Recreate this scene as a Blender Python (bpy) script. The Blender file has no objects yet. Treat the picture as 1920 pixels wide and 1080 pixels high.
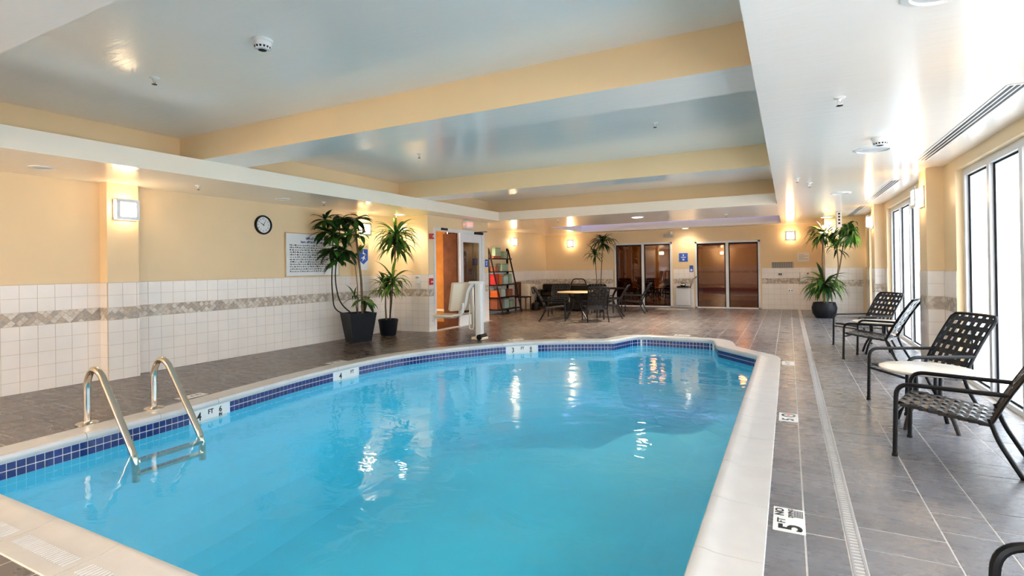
import bpy, bmesh, math, random
from mathutils import Vector, Matrix, Euler
from mathutils.geometry import tessellate_polygon
random.seed(7)
R = math.radians
SC = bpy.context.scene
COL = SC.collection

# ------------------------------------------------------------------ camera
CAM_F, CAM_CY = 997.684, 498.217
cam = bpy.data.cameras.new('camera')
cam.sensor_fit = 'HORIZONTAL'; cam.sensor_width = 36.0
cam.lens = CAM_F / 1920 * 36.0
cam.shift_y = -(540 - CAM_CY) / 1920
cam.clip_start = 0.05; cam.clip_end = 200
camo = bpy.data.objects.new('camera', cam); COL.objects.link(camo)
_r = Vector((0.88728424, 0.46098351, -0.01486226)); _u = Vector((0.01495158, 0.00345827, 0.99988224)); _f = Vector((-0.46098062, 0.88740197, 0.00382396))
camo.matrix_world = Matrix(((_r.x, _u.x, -_f.x, 0), (_r.y, _u.y, -_f.y, 0), (_r.z, _u.z, -_f.z, 1.4), (0, 0, 0, 1)))
SC.camera = camo

# ------------------------------------------------------------------ view, world
vs = SC.view_settings
vs.view_transform = 'Standard'; vs.look = 'None'; vs.exposure = 1.78; vs.gamma = 1.0; vs.use_curve_mapping = False
SKY = (0.975, 0.983, 1.0); SKY_STRENGTH = 3.45
w = bpy.data.worlds.new('world'); SC.world = w; w.use_nodes = True
w.node_tree.nodes['Background'].inputs[0].default_value = (*SKY, 1)
w.node_tree.nodes['Background'].inputs[1].default_value = SKY_STRENGTH
SC.cycles.max_bounces = 12; SC.cycles.diffuse_bounces = 5; SC.cycles.glossy_bounces = 5
SC.cycles.transparent_max_bounces = 16; SC.cycles.transmission_bounces = 6
SC.cycles.caustics_reflective = False; SC.cycles.caustics_refractive = False
SC.cycles.sample_clamp_indirect = 6.0
SC.cycles.use_denoising = True
LAMP_WARM = (1.0, 0.72, 0.42)
SCONCE_EMIT = 11.0
DOWN_W = 24.0

# ------------------------------------------------------------------ room numbers
XL, XD, XR = -8.07, -7.1, 1.76          # left wall, entrance wall, window wall
YB, YN = 18.3, -5.0                     # far wall, wall behind the photographer
ZS, ZB, ZC = 2.6, 2.82, 3.14            # soffit, beam underside, coffer ceiling
WINDOWS = [(-4.3, -1.0), (0.3, 3.45), (4.5, 7.98), (9.25, 12.95), (14.05, 15.55)]
XG = 1.88                               # glass plane
WTOP = 2.47

# sky portals in the window openings (they only guide sampling of the sky)
for i, (a, b) in enumerate(WINDOWS):
    L = bpy.data.lights.new('window_portal', 'AREA'); L.shape = 'RECTANGLE'
    L.size = b - a; L.size_y = WTOP; L.cycles.is_portal = True
    o = bpy.data.objects.new('window_portal', L); COL.objects.link(o)
    o.location = (XG + 0.08, (a + b) / 2, WTOP / 2)
    o.rotation_euler = Vector((-1, 0, 0)).to_track_quat('-Z', 'Z').to_euler()

FILLWINS = [(-1.3, 1.5), (-7.9, -6.5)]  # added windows, unseen behind the photographer, to light the beam fronts
for (a, b_) in FILLWINS:
    L = bpy.data.lights.new('window_portal', 'AREA'); L.shape = 'RECTANGLE'; L.size = b_ - a; L.size_y = WTOP; L.cycles.is_portal = True
    o = bpy.data.objects.new('window_portal', L); COL.objects.link(o)
    o.location = ((a + b_) / 2, YN - 0.12, WTOP / 2); o.rotation_euler = Vector((0, 1, 0)).to_track_quat('-Z', 'Z').to_euler()

# ------------------------------------------------------------------ materials
MATS = {}
def nmat(name):
    m = bpy.data.materials.new(name); m.use_nodes = True
    nt = m.node_tree; b = nt.nodes['Principled BSDF']
    MATS[name] = m
    return m, nt, b
def N(nt, t, **kw):
    n = nt.nodes.new(t)
    for k, v in kw.items():
        if k in n.inputs: n.inputs[k].default_value = v
        else: setattr(n, k, v)
    return n
def pos(nt, scale=None):
    g = nt.nodes.new('ShaderNodeNewGeometry')
    if scale is None: return g.outputs['Position']
    mp = nt.nodes.new('ShaderNodeVectorMath'); mp.operation = 'MULTIPLY'
    mp.inputs[1].default_value = scale
    nt.links.new(g.outputs['Position'], mp.inputs[0]); return mp.outputs[0]
def noise(nt, scale, detail=4, rough=0.55, vec=None, dist=0.0):
    n = nt.nodes.new('ShaderNodeTexNoise')
    n.inputs['Scale'].default_value = scale; n.inputs['Detail'].default_value = detail
    n.inputs['Roughness'].default_value = rough; n.inputs['Distortion'].default_value = dist
    nt.links.new(vec if vec is not None else pos(nt), n.inputs['Vector']); return n.outputs['Fac']
def ramp(nt, fac, stops):
    r = nt.nodes.new('ShaderNodeValToRGB'); cr = r.color_ramp
    while len(cr.elements) < len(stops): cr.elements.new(0.5)
    for e, (p, c) in zip(cr.elements, stops): e.position = p; e.color = (*c, 1)
    nt.links.new(fac, r.inputs[0]); return r.outputs[0]
def bump(nt, h, strength, dist, b):
    n = nt.nodes.new('ShaderNodeBump'); n.inputs['Strength'].default_value = strength; n.inputs['Distance'].default_value = dist
    nt.links.new(h, n.inputs['Height']); nt.links.new(n.outputs[0], b.inputs['Normal']); return n
def fresnel(nt, ior):
    """same reflectance on both faces of a thin sheet"""
    g = nt.nodes.new('ShaderNodeNewGeometry'); m1 = nt.nodes.new('ShaderNodeMath'); m1.operation = 'MULTIPLY_ADD'
    m1.inputs[1].default_value = -2.0; m1.inputs[2].default_value = 1.0; nt.links.new(g.outputs['Backfacing'], m1.inputs[0])
    p = nt.nodes.new('ShaderNodeMath'); p.operation = 'POWER'; p.inputs[0].default_value = ior; nt.links.new(m1.outputs[0], p.inputs[1])
    f = nt.nodes.new('ShaderNodeFresnel'); nt.links.new(p.outputs[0], f.inputs['IOR']); return f
def simple(name, c, rough=0.5, metal=0.0, var=0.06, nscale=6, bmp=0.0, bscale=60, spec=0.5, coat=0.0):
    m, nt, b = nmat(name)
    lo = tuple(max(0, x * (1 - var)) for x in c); hi = tuple(min(1, x * (1 + var)) for x in c)
    nt.links.new(ramp(nt, noise(nt, nscale), [(0.3, lo), (0.7, hi)]), b.inputs['Base Color'])
    b.inputs['Roughness'].default_value = rough; b.inputs['Metallic'].default_value = metal
    b.inputs['Specular IOR Level'].default_value = spec
    if coat: b.inputs['Coat Weight'].default_value = coat; b.inputs['Coat Roughness'].default_value = 0.1
    if bmp: bump(nt, noise(nt, bscale, 3), bmp, 0.01, b)
    return m
def emit(name, c, s):
    m, nt, b = nmat(name)
    b.inputs['Base Color'].default_value = (0.9, 0.88, 0.82, 1)
    b.inputs['Emission Color'].default_value = (*c, 1); b.inputs['Emission Strength'].default_value = s
    b.inputs['Roughness'].default_value = 0.4
    return m

PAINT = simple('cream_paint', (0.83, 0.635, 0.385), 0.45, var=0.03, nscale=1.2, bmp=0.08, bscale=90, spec=0.35)
TAN = simple('tan_paint', (0.85, 0.645, 0.38), 0.5, var=0.03, nscale=1.0, spec=0.3)
# glossy ceiling paint with faint brush ripples
m, nt, b = nmat('gloss_ceiling_paint'); CEIL = m
nt.links.new(ramp(nt, noise(nt, 0.9, 3), [(0.3, (0.94, 0.885, 0.82)), (0.7, (0.96, 0.91, 0.85))]), b.inputs['Base Color'])
b.inputs['Roughness'].default_value = 0.15; b.inputs['Specular IOR Level'].default_value = 1.0
bump(nt, noise(nt, 1.0, 5, 0.6, pos(nt, (3.0, 14.0, 3.0)), 0.6), 0.10, 0.02, b)
FASCIA = simple('fascia_paint', (0.90, 0.82, 0.69), 0.35, var=0.02, nscale=1.0)
TILE_W = simple('white_wall_tile', (0.83, 0.77, 0.71), 0.22, var=0.035, nscale=3, bmp=0.05, bscale=25)
GROUT = simple('beige_grout', (0.56, 0.46, 0.35), 0.8, var=0.06, nscale=20)
MOS = [simple('mosaic_stone_light', (0.62, 0.55, 0.46), 0.45, var=0.16, nscale=30), simple('mosaic_stone_tan', (0.50, 0.41, 0.32), 0.45, var=0.16, nscale=30),
       simple('mosaic_stone_grey', (0.42, 0.37, 0.32), 0.45, var=0.18, nscale=30), simple('mosaic_stone_pale', (0.70, 0.64, 0.56), 0.45, var=0.14, nscale=30)]
# slate floor tile
m, nt, b = nmat('slate_floor_tile'); SLATE = m
n1 = noise(nt, 0.9, 3, 0.5, pos(nt, (0.8, 1.8, 1)), 0.4)
n2 = noise(nt, 7.0, 5, 0.6, pos(nt, (0.7, 2.0, 1)))
oi = nt.nodes.new('ShaderNodeObjectInfo')
mx = N(nt, 'ShaderNodeMath', operation='MULTIPLY_ADD'); mx.inputs[1].default_value = 0.20; nt.links.new(oi.outputs['Random'], mx.inputs[0]); nt.links.new(n1, mx.inputs[2])
mx2 = N(nt, 'ShaderNodeMath', operation='MULTIPLY_ADD'); mx2.inputs[1].default_value = 0.10; nt.links.new(n2, mx2.inputs[0]); nt.links.new(mx.outputs[0], mx2.inputs[2])
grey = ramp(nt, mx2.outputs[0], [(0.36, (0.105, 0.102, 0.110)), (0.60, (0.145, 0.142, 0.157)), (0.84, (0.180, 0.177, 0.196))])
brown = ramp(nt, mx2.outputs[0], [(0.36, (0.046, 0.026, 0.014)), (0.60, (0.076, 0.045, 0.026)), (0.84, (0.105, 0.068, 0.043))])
# lamp warmth at left and cool daylight at right painted into the slate colour
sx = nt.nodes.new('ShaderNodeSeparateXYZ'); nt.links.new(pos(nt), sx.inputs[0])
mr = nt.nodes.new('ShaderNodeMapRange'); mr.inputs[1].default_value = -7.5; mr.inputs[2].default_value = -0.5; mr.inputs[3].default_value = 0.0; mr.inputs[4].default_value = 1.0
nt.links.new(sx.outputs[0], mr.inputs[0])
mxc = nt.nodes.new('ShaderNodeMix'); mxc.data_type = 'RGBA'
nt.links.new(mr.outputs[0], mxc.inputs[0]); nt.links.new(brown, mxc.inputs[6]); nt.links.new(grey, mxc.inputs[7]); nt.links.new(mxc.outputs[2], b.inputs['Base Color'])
nt.links.new(ramp(nt, n2, [(0.3, (0.22,) * 3), (0.7, (0.34,) * 3)]), b.inputs['Roughness'])
b.inputs['Specular IOR Level'].default_value = 0.6
bump(nt, noise(nt, 22, 4, 0.6, pos(nt, (1.0, 2.2, 1)), 0.8), 0.10, 0.01, b)
GROUT_F = simple('pale_floor_grout', (0.60, 0.57, 0.54), 0.8, var=0.1, nscale=15)
COPE = simple('cast_stone_coping', (0.62, 0.605, 0.59), 0.28, var=0.05, nscale=5, bmp=0.06, bscale=40)
BLUE_T = simple('cobalt_glass_tile', (0.004, 0.022, 0.16), 0.18, var=0.4, nscale=14)
PLASTER = simple('aqua_pool_plaster', (0.085, 0.68, 0.97), 0.7, var=0.06, nscale=0.9)
GROUT_W = simple('white_pool_grout', (0.80, 0.83, 0.86), 0.7, var=0.03)
# water: clear tinted surface with a real Fresnel gloss and slow ripples
m, nt, b = nmat('pool_water'); WATER = m
nt.nodes.remove(b); out = nt.nodes['Material Output']
tr = N(nt, 'ShaderNodeBsdfTransparent'); tr.inputs[0].default_value = (0.82, 0.98, 1.0, 1)
gl = N(nt, 'ShaderNodeBsdfGlossy'); gl.inputs['Roughness'].default_value = 0.04; gl.inputs[0].default_value = (0.95, 0.98, 1, 1)
fr = fresnel(nt, 1.33)
bp = N(nt, 'ShaderNodeBump'); bp.inputs['Strength'].default_value = 0.22; bp.inputs['Distance'].default_value = 0.03
nt.links.new(noise(nt, 2.6, 3, 0.5, pos(nt, (1.0, 1.35, 1.0)), 0.7), bp.inputs['Height'])
nt.links.new(bp.outputs[0], gl.inputs['Normal']); nt.links.new(bp.outputs[0], fr.inputs['Normal'])
ms = N(nt, 'ShaderNodeMixShader'); nt.links.new(fr.outputs[0], ms.inputs[0]); nt.links.new(tr.outputs[0], ms.inputs[1]); nt.links.new(gl.outputs[0], ms.inputs[2])
nt.links.new(ms.outputs[0], out.inputs['Surface'])
def glass(name, tint, rough=0.0, fog=0.0, fogcol=(0.8, 0.85, 0.9), ior=1.5, streak=False):
    m, nt, b = nmat(name); nt.nodes.remove(b); out = nt.nodes['Material Output']
    tr = N(nt, 'ShaderNodeBsdfTransparent'); tr.inputs[0].default_value = (*tint, 1)
    gl = N(nt, 'ShaderNodeBsdfGlossy'); gl.inputs['Roughness'].default_value = rough
    fr = fresnel(nt, ior)
    base = tr.outputs[0]
    if fog:
        tl = N(nt, 'ShaderNodeBsdfTranslucent'); tl.inputs[0].default_value = (*fogcol, 1)
        df = N(nt, 'ShaderNodeBsdfDiffuse'); df.inputs[0].default_value = (*fogcol, 1)
        a1 = N(nt, 'ShaderNodeMixShader'); a1.inputs[0].default_value = 0.35
        nt.links.new(tl.outputs[0], a1.inputs[1]); nt.links.new(df.outputs[0], a1.inputs[2])
        a2 = N(nt, 'ShaderNodeMixShader')
        f = noise(nt, 1.4, 6, 0.6, pos(nt, (1, 2.6, 0.5)), 0.8)
        nt.links.new(ramp(nt, f, [(0.3, (fog * 0.5,) * 3), (0.72, (min(1, fog * 1.5),) * 3)]), a2.inputs[0])
        nt.links.new(base, a2.inputs[1]); nt.links.new(a1.outputs[0], a2.inputs[2]); base = a2.outputs[0]
    ms = N(nt, 'ShaderNodeMixShader'); nt.links.new(fr.outputs[0], ms.inputs[0]); nt.links.new(base, ms.inputs[1]); nt.links.new(gl.outputs[0], ms.inputs[2])
    nt.links.new(ms.outputs[0], out.inputs['Surface']); return m
FOGGED = glass('fogged_window_glass', (0.93, 0.97, 1.0), 0.02, fog=0.34)
DARKGLASS = glass('bronze_tinted_glass', (0.50, 0.34, 0.20), 0.0, ior=1.75)
OLIVEGLASS = glass('smoky_door_glass', (0.42, 0.36, 0.24), 0.0, ior=1.6)
ALU = simple('white_aluminium', (0.78, 0.79, 0.80), 0.35, metal=0.0, var=0.03)
GREYM = simple('dull_grey_metal', (0.36, 0.36, 0.37), 0.45, metal=0.3, var=0.06)
SILVER = simple('silver_aluminium', (0.62, 0.63, 0.65), 0.35, metal=0.6, var=0.04)
STEEL = simple('polished_steel', (0.72, 0.66, 0.58), 0.12, metal=1.0, var=0.05)
BLACKM = simple('black_powder_coat', (0.006, 0.006, 0.007), 0.34, var=0.2, spec=0.22)
STRAP = simple('black_vinyl_strap', (0.009, 0.009, 0.011), 0.30, var=0.2, nscale=30, spec=0.4)
GASKET = simple('black_gasket', (0.004, 0.005, 0.007), 0.7, var=0.1, spec=0.15)
WHITEP = simple('white_plastic', (0.80, 0.80, 0.79), 0.35, var=0.02)
IVORY = simple('ivory_vinyl', (0.80, 0.67, 0.51), 0.45, var=0.03)
BLACKP = simple('black_plastic', (0.006, 0.006, 0.007), 0.45, var=0.2, spec=0.2)
PLANTER = simple('charcoal_planter', (0.010, 0.011, 0.015), 0.42, var=0.15, nscale=8, spec=0.2)
SOIL = simple('potting_soil', (0.06, 0.035, 0.02), 0.95, var=0.4, nscale=40)
BARK = simple('brown_stem', (0.16, 0.10, 0.05), 0.8, var=0.3, nscale=40, bmp=0.3)
DSTEM = simple('dark_stem', (0.015, 0.012, 0.009), 0.8, var=0.3, nscale=30)
LEAFD = simple('dark_green_leaf', (0.011, 0.040, 0.008), 0.42, var=0.45, nscale=9, spec=0.25)
LEAFG = simple('green_leaf', (0.040, 0.125, 0.016), 0.42, var=0.4, nscale=7, spec=0.3)
LEAFY = simple('yellow_green_leaf', (0.15, 0.26, 0.030), 0.42, var=0.35, nscale=7, spec=0.3)
PRINT = simple('black_print', (0.012, 0.012, 0.014), 0.5, var=0.1)
BLUEP = simple('blue_print', (0.015, 0.10, 0.52), 0.45, var=0.05)
BLUEI = simple('indigo_print', (0.03, 0.05, 0.30), 0.45, var=0.05)
REDP = simple('red_plastic', (0.55, 0.03, 0.03), 0.4, var=0.08)
ORANGEP = simple('orange_print', (0.85, 0.14, 0.04), 0.4, var=0.05)
PAPER = simple('white_card', (0.80, 0.80, 0.79), 0.55, var=0.02)
GREYCARD = simple('grey_card', (0.45, 0.42, 0.38), 0.6, var=0.12, nscale=60)
WOODO = simple('orange_wood', (0.42, 0.15, 0.022), 0.6, spec=0.12, var=0.18, nscale=4)
WOODB = simple('brown_wood', (0.13, 0.042, 0.012), 0.6, spec=0.12, var=0.25, nscale=5)
WOODD = simple('dark_wood', (0.016, 0.008, 0.006), 0.6, spec=0.12, var=0.3, nscale=6)
WOODT = simple('light_oak', (0.56, 0.40, 0.22), 0.35, var=0.12, nscale=5)
STONETOP = simple('beige_table_stone', (0.72, 0.66, 0.57), 0.22, var=0.06, nscale=18)
LEATHER = simple('black_leather', (0.008, 0.006, 0.005), 0.5, var=0.25, nscale=10, spec=0.2)
REDL = simple('oxblood_leather', (0.07, 0.010, 0.007), 0.5, var=0.2, nscale=8, spec=0.2)
SAGE = simple('sage_green_card', (0.30, 0.40, 0.27), 0.6, var=0.1); MINT = simple('mint_card', (0.46, 0.58, 0.50), 0.6, var=0.08)
ORANGE = simple('orange_card', (0.72, 0.15, 0.03), 0.55, var=0.1); RUST = simple('rust_card', (0.33, 0.10, 0.05), 0.6, var=0.12)
SNOW = simple('outdoor_paving', (0.72, 0.74, 0.76), 0.8, var=0.08, nscale=1.0)
LOUNGEW = simple('lounge_wall', (0.42, 0.24, 0.10), 0.6, var=0.08, nscale=1)
LOUNGEF = simple('lounge_carpet', (0.16, 0.065, 0.03), 0.9, var=0.2, nscale=12)
SCONCE = emit('lit_sconce_glass', (1.0, 0.71, 0.40), SCONCE_EMIT)
LAMPON = emit('lit_downlight_lens', (1.0, 0.86, 0.66), 12.0)
PENDANT = emit('lit_pendant_glass', (1.0, 0.72, 0.40), 10.0)
LED = emit('violet_led_strip', (0.35, 0.33, 1.0), 0.9)
EXITM = emit('lit_exit_letters', (1.0, 0.10, 0.03), 0.45)
LENSOFF = simple('unlit_lens', (0.55, 0.56, 0.57), 0.3, var=0.04)

# ------------------------------------------------------------------ builders
class MB:
    def __init__(s): s.v = []; s.f = []; s.mi = []; s.m = 0
    def poly(s, pts):
        k = len(s.v); s.v += [tuple(p) for p in pts]; s.f.append(tuple(range(k, k + len(pts)))); s.mi.append(s.m); return s
    def box(s, x0, x1, y0, y1, z0, z1):
        k = len(s.v)
        s.v += [(x, y, z) for z in (z0, z1) for y in (y0, y1) for x in (x0, x1)]
        for q in ((0, 2, 3, 1), (4, 5, 7, 6), (0, 1, 5, 4), (2, 6, 7, 3), (0, 4, 6, 2), (1, 3, 7, 5)):
            s.f.append(tuple(k + i for i in q)); s.mi.append(s.m)
        return s
    def cbox(s, c, d): return s.box(c[0] - d[0] / 2, c[0] + d[0] / 2, c[1] - d[1] / 2, c[1] + d[1] / 2, c[2] - d[2] / 2, c[2] + d[2] / 2)
    def bbox(s, c, d, bv):
        """box with chamfered edges on all sides"""
        bm = bmesh.new(); bmesh.ops.create_cube(bm, size=1.0)
        for v in bm.verts: v.co = Vector((c[0] + v.co.x * d[0], c[1] + v.co.y * d[1], c[2] + v.co.z * d[2]))
        bmesh.ops.bevel(bm, geom=bm.edges[:], offset=bv, segments=2, affect='EDGES', profile=0.5)
        return s.addbm(bm)
    def addbm(s, bm):
        k = len(s.v); bm.verts.ensure_lookup_table(); bm.verts.index_update()
        s.v += [tuple(v.co) for v in bm.verts]
        for f in bm.faces: s.f.append(tuple(k + v.index for v in f.verts)); s.mi.append(s.m)
        bm.free(); return s
    def tube(s, pts, r, n=8, caps=True, r1=None):
        pts = [Vector(p) for p in pts]
        T = []
        for i in range(len(pts)):
            a = pts[max(0, i - 1)]; b = pts[min(len(pts) - 1, i + 1)]; T.append((b - a).normalized())
        up = Vector((0, 0, 1)) if abs(T[0].z) < 0.9 else Vector((0, 1, 0))
        u = T[0].cross(up).normalized(); k0 = len(s.v)
        for i, p in enumerate(pts):
            if i:
                q = T[i - 1].rotation_difference(T[i]); u = q @ u
            u = (u - T[i] * u.dot(T[i])).normalized(); v = T[i].cross(u)
            rr = r if r1 is None else r + (r1 - r) * i / max(1, len(pts) - 1)
            for j in range(n):
                a = 2 * math.pi * j / n; s.v.append(tuple(p + u * (rr * math.cos(a)) + v * (rr * math.sin(a))))
        for i in range(len(pts) - 1):
            for j in range(n):
                a = k0 + i * n + j; b_ = k0 + i * n + (j + 1) % n
                s.f.append((a, b_, b_ + n, a + n)); s.mi.append(s.m)
        if caps:
            s.f.append(tuple(k0 + j for j in range(n))[::-1]); s.mi.append(s.m)
            e = k0 + (len(pts) - 1) * n; s.f.append(tuple(e + j for j in range(n))); s.mi.append(s.m)
        return s
    def lathe(s, prof, n=24, c=(0, 0, 0), caps=True):
        k0 = len(s.v)
        for (r, z) in prof:
            for j in range(n):
                a = 2 * math.pi * j / n; s.v.append((c[0] + r * math.cos(a), c[1] + r * math.sin(a), c[2] + z))
        for i in range(len(prof) - 1):
            for j in range(n):
                a = k0 + i * n + j; b_ = k0 + i * n + (j + 1) % n
                s.f.append((a, b_, b_ + n, a + n)); s.mi.append(s.m)
        if caps and prof[0][0] > 1e-4: s.f.append(tuple(k0 + j for j in range(n))[::-1]); s.mi.append(s.m)
        if caps and prof[-1][0] > 1e-4:
            e = k0 + (len(prof) - 1) * n; s.f.append(tuple(e + j for j in range(n))); s.mi.append(s.m)
        return s
    def data(s, name, mats, smooth=False):
        me = bpy.data.meshes.new(name); me.from_pydata(s.v, [], s.f)
        if not isinstance(mats, (list, tuple)): mats = [mats]
        for m in mats: me.materials.append(m)
        if len(mats) > 1: me.polygons.foreach_set('material_index', s.mi)
        if smooth: me.polygons.foreach_set('use_smooth', [True] * len(me.polygons))
        bm = bmesh.new(); bm.from_mesh(me); bmesh.ops.recalc_face_normals(bm, faces=bm.faces); bm.to_mesh(me); bm.free()
        if smooth and hasattr(me, 'set_sharp_from_angle'): me.set_sharp_from_angle(angle=R(40))
        me.update(); return me
    def build(s, name, mats, parent=None, smooth=False, loc=None, rz=0.0):
        return link(name, s.data(name, mats, smooth), parent, loc, rz)
def link(name, me, parent=None, loc=None, rz=0.0):
    o = bpy.data.objects.new(name, me); COL.objects.link(o)
    if parent is not None: o.parent = parent
    if loc is not None: o.location = loc
    if rz: o.rotation_euler = (0, 0, rz)
    return o
def tag(o, label, cat, group=None, kind=None):
    o['label'] = label; o['category'] = cat
    if group: o['group'] = group
    if kind: o['kind'] = kind
    return o
def struct(o): o['kind'] = 'structure'; return o
def stuff(o): o['kind'] = 'stuff'; return o
def thing(name, label, cat, loc=(0, 0, 0), rz=0.0, group=None):
    o = bpy.data.objects.new(name, None); COL.objects.link(o); o.empty_display_size = 0.1
    o.location = loc; o.rotation_euler = (0, 0, rz)
    return tag(o, label, cat, group)
def copy_tree(o, parent=None):
    c = o.copy(); COL.objects.link(c); c.parent = parent
    for ch in list(o.children): copy_tree(ch, c)
    return c
def fillet(pts, r, n=6, closed=False):
    pts = [Vector(p) for p in pts]; out = []
    N_ = len(pts)
    for i, p in enumerate(pts):
        if not closed and i in (0, N_ - 1): out.append(p); continue
        a = pts[(i - 1) % N_]; b = pts[(i + 1) % N_]
        rr = r[i] if isinstance(r, (list, tuple)) else r
        if rr <= 0: out.append(p); continue
        d1 = (a - p); d2 = (b - p); k = min(rr, d1.length * 0.48, d2.length * 0.48)
        s_ = p + d1.normalized() * k; e_ = p + d2.normalized() * k
        for j in range(n + 1):
            t = j / n; out.append(s_ * (1 - t) ** 2 + p * (2 * t * (1 - t)) + e_ * t ** 2)
    return out
_bc = {}
def boxdata(name, dx, dy, dz, mat):
    k = (name, round(dx, 4), round(dy, 4), round(dz, 4), mat.name)
    if k not in _bc: _bc[k] = MB().cbox((0, 0, 0), (dx, dy, dz)).data(name, mat)
    return _bc[k]
def text(name, s, size, mat, parent, loc, rot, ext=0.0008, sx=1.0, bold=0.0):
    cu = bpy.data.curves.new(name, 'FONT'); cu.body = s; cu.size = size; cu.align_x = 'CENTER'; cu.align_y = 'CENTER'
    cu.extrude = ext; cu.offset = bold; cu.resolution_u = 3
    t = bpy.data.objects.new(name, cu); COL.objects.link(t)
    dg = bpy.context.evaluated_depsgraph_get(); me = bpy.data.meshes.new_from_object(t.evaluated_get(dg))
    bpy.data.objects.remove(t); me.name = name; me.materials.clear(); me.materials.append(mat)
    o = link(name, me, parent, loc); o.rotation_euler = rot; o.scale = (sx, 1, 1); return o
# text rotations: facing +X (on left walls), -Y (on far walls), up (deck)
FX = (R(90), 0, R(90)); FY = (R(90), 0, 0)

# ------------------------------------------------------------------ pool outline
key = [((-0.41, 1.47), .05), ((-0.41, 8.86), .14), ((-1.08, 9.66), .07), ((-1.22, 10.44), .2), ((-2.70, 10.52), .28), ((-2.93, 9.72), .22)]
curve = [(-2.93, 9.72), (-3.70, 9.36), (-4.20, 9.04), (-4.62, 8.64), (-5.10, 7.96), (-5.46, 7.28), (-5.66, 6.66), (-5.75, 5.9), (-5.735, 5.0), (-5.65, 4.24), (-5.53, 3.36), (-5.47, 2.7), (-5.40, 1.9), (-5.35, 1.47)]
def catmull(p, n=8):
    out = []
    for i in range(len(p) - 1):
        a = Vector(p[max(0, i - 1)]); b = Vector(p[i]); c = Vector(p[i + 1]); d = Vector(p[min(len(p) - 1, i + 2)])
        for j in range(n):
            t = j / n
            out.append(0.5 * ((2 * b) + (c - a) * t + (2 * a - 5 * b + 4 * c - d) * t * t + (-a + 3 * b - 3 * c + d) * t ** 3))
    out.append(Vector(p[-1])); return out
cpts = catmull([Vector(c) for c in curve])
raw = [Vector(k[0]) for k in key[:-1]] + cpts
rad = [k[1] for k in key[:-1]] + [.22] + [0] * (len(cpts) - 2) + [.05]
raw = [p.to_3d() for p in raw]
PATH = fillet(raw, rad, 6, closed=True)
def resample(P, step):
    out = []; acc = 0.0
    n = len(P)
    for i in range(n):
        a = P[i]; b = P[(i + 1) % n]; d = (b - a).length
        k = max(1, int(math.ceil(d / step)))
        for j in range(k): out.append(a.lerp(b, j / k))
    return out
PATH = resample(PATH, 0.12)
# drop duplicates
PATH = [p for i, p in enumerate(PATH) if (p - PATH[i - 1]).length > 1e-4]
NP_ = len(PATH)
CUM = [0.0]
for i in range(NP_): CUM.append(CUM[-1] + (PATH[(i + 1) % NP_] - PATH[i]).length)
PER = CUM[-1]
import bisect
def at(s):
    s %= PER; i = min(NP_ - 1, bisect.bisect_right(CUM, s) - 1)
    a = PATH[i]; b = PATH[(i + 1) % NP_]; t = (s - CUM[i]) / max(1e-9, CUM[i + 1] - CUM[i])
    return a.lerp(b, t)
def frame(s, e=0.03):
    p = at(s); t = (at(s + e) - at(s - e)).normalized(); return p, t, Vector((t.y, -t.x, 0))   # outward normal (path is counter-clockwise)
def near_s(x, y):
    best = min(range(NP_), key=lambda i: (PATH[i].x - x) ** 2 + (PATH[i].y - y) ** 2); return CUM[best]
def inside(x, y, poly):
    c = False; j = len(poly) - 1
    for i in range(len(poly)):
        a = poly[i]; b_ = poly[j]
        if (a.y > y) != (b_.y > y) and x < (b_.x - a.x) * (y - a.y) / (b_.y - a.y) + a.x: c = not c
        j = i
    return c
CW = 0.29
def offs(d, step=0.12):
    n = int(PER / step); return [(lambda f: f[0] + f[2] * d)(frame(PER * i / n, 0.05)) for i in range(n)]
MID = offs(0.12)
S_NOTCH = near_s(-2.93, 9.72); S_P1 = near_s(-0.41, 8.86); S_LC = near_s(-5.35, 1.47)

# ------------------------------------------------------------------ floor
FX0, FX1, FY0, FY1 = -9.4, 2.0, YN - 0.2, YB + 0.3
b4 = [Vector((FX0, FY0, 0)), Vector((FX1, FY0, 0)), Vector((FX1, FY1, 0)), Vector((FX0, FY1, 0))]
tri = tessellate_polygon([b4, MID]); allp = b4 + MID
mb = MB()
for t in tri: mb.poly([(allp[i].x, allp[i].y, -0.0018) for i in t])
floor = struct(mb.build('floor', GROUT_F))
GX = 0.009
DRAIN = (0.238, 0.302)
cols = []
x = DRAIN[1]
for wd in (.38, .245, .39, .445): cols.append((x, x + wd)); x += wd
cols.append((0.055, DRAIN[0])); cols.append((-0.20, 0.055))
x = -0.20; k = 0
while x > -8.1:
    wd = (.39, .25)[k % 2]; cols.append((x - wd, x)); x -= wd; k += 1
tiles = []
rows_len = (.655, .245)
for ci, (xa, xb) in enumerate(cols):
    y = YN + ((ci * 0.37) % 0.9); k = ci
    if xa < 0.06 and xb <= DRAIN[0] + .001 and xa >= -.21: y = YN + 0.30; k = 0
    y0 = YN
    while y0 < YB:
        y1 = min(YB, y if y > y0 + 0.1 else y0 + 0.245)
        tiles.append((xa, xb, y0, y1)); y0 = y1; y = y0 + rows_len[k % 2]; k += 1
_o = offs(-0.0)
def tile_obj(t):
    xa, xb, ya, yb = t[0] + GX / 2, t[1] - GX / 2, t[2] + GX / 2, t[3] - GX / 2
    cs = [inside(px, py, MID) for px in (xa, (xa + xb) / 2, xb) for py in (ya, (ya * 3 + yb) / 4, (ya + yb) / 2, (ya + yb * 3) / 4, yb)]
    if all(cs): return None
    if not any(cs): return 'box', (xa, xb, ya, yb)
    return 'cut', (xa, xb, ya, yb)
allt = []
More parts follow.
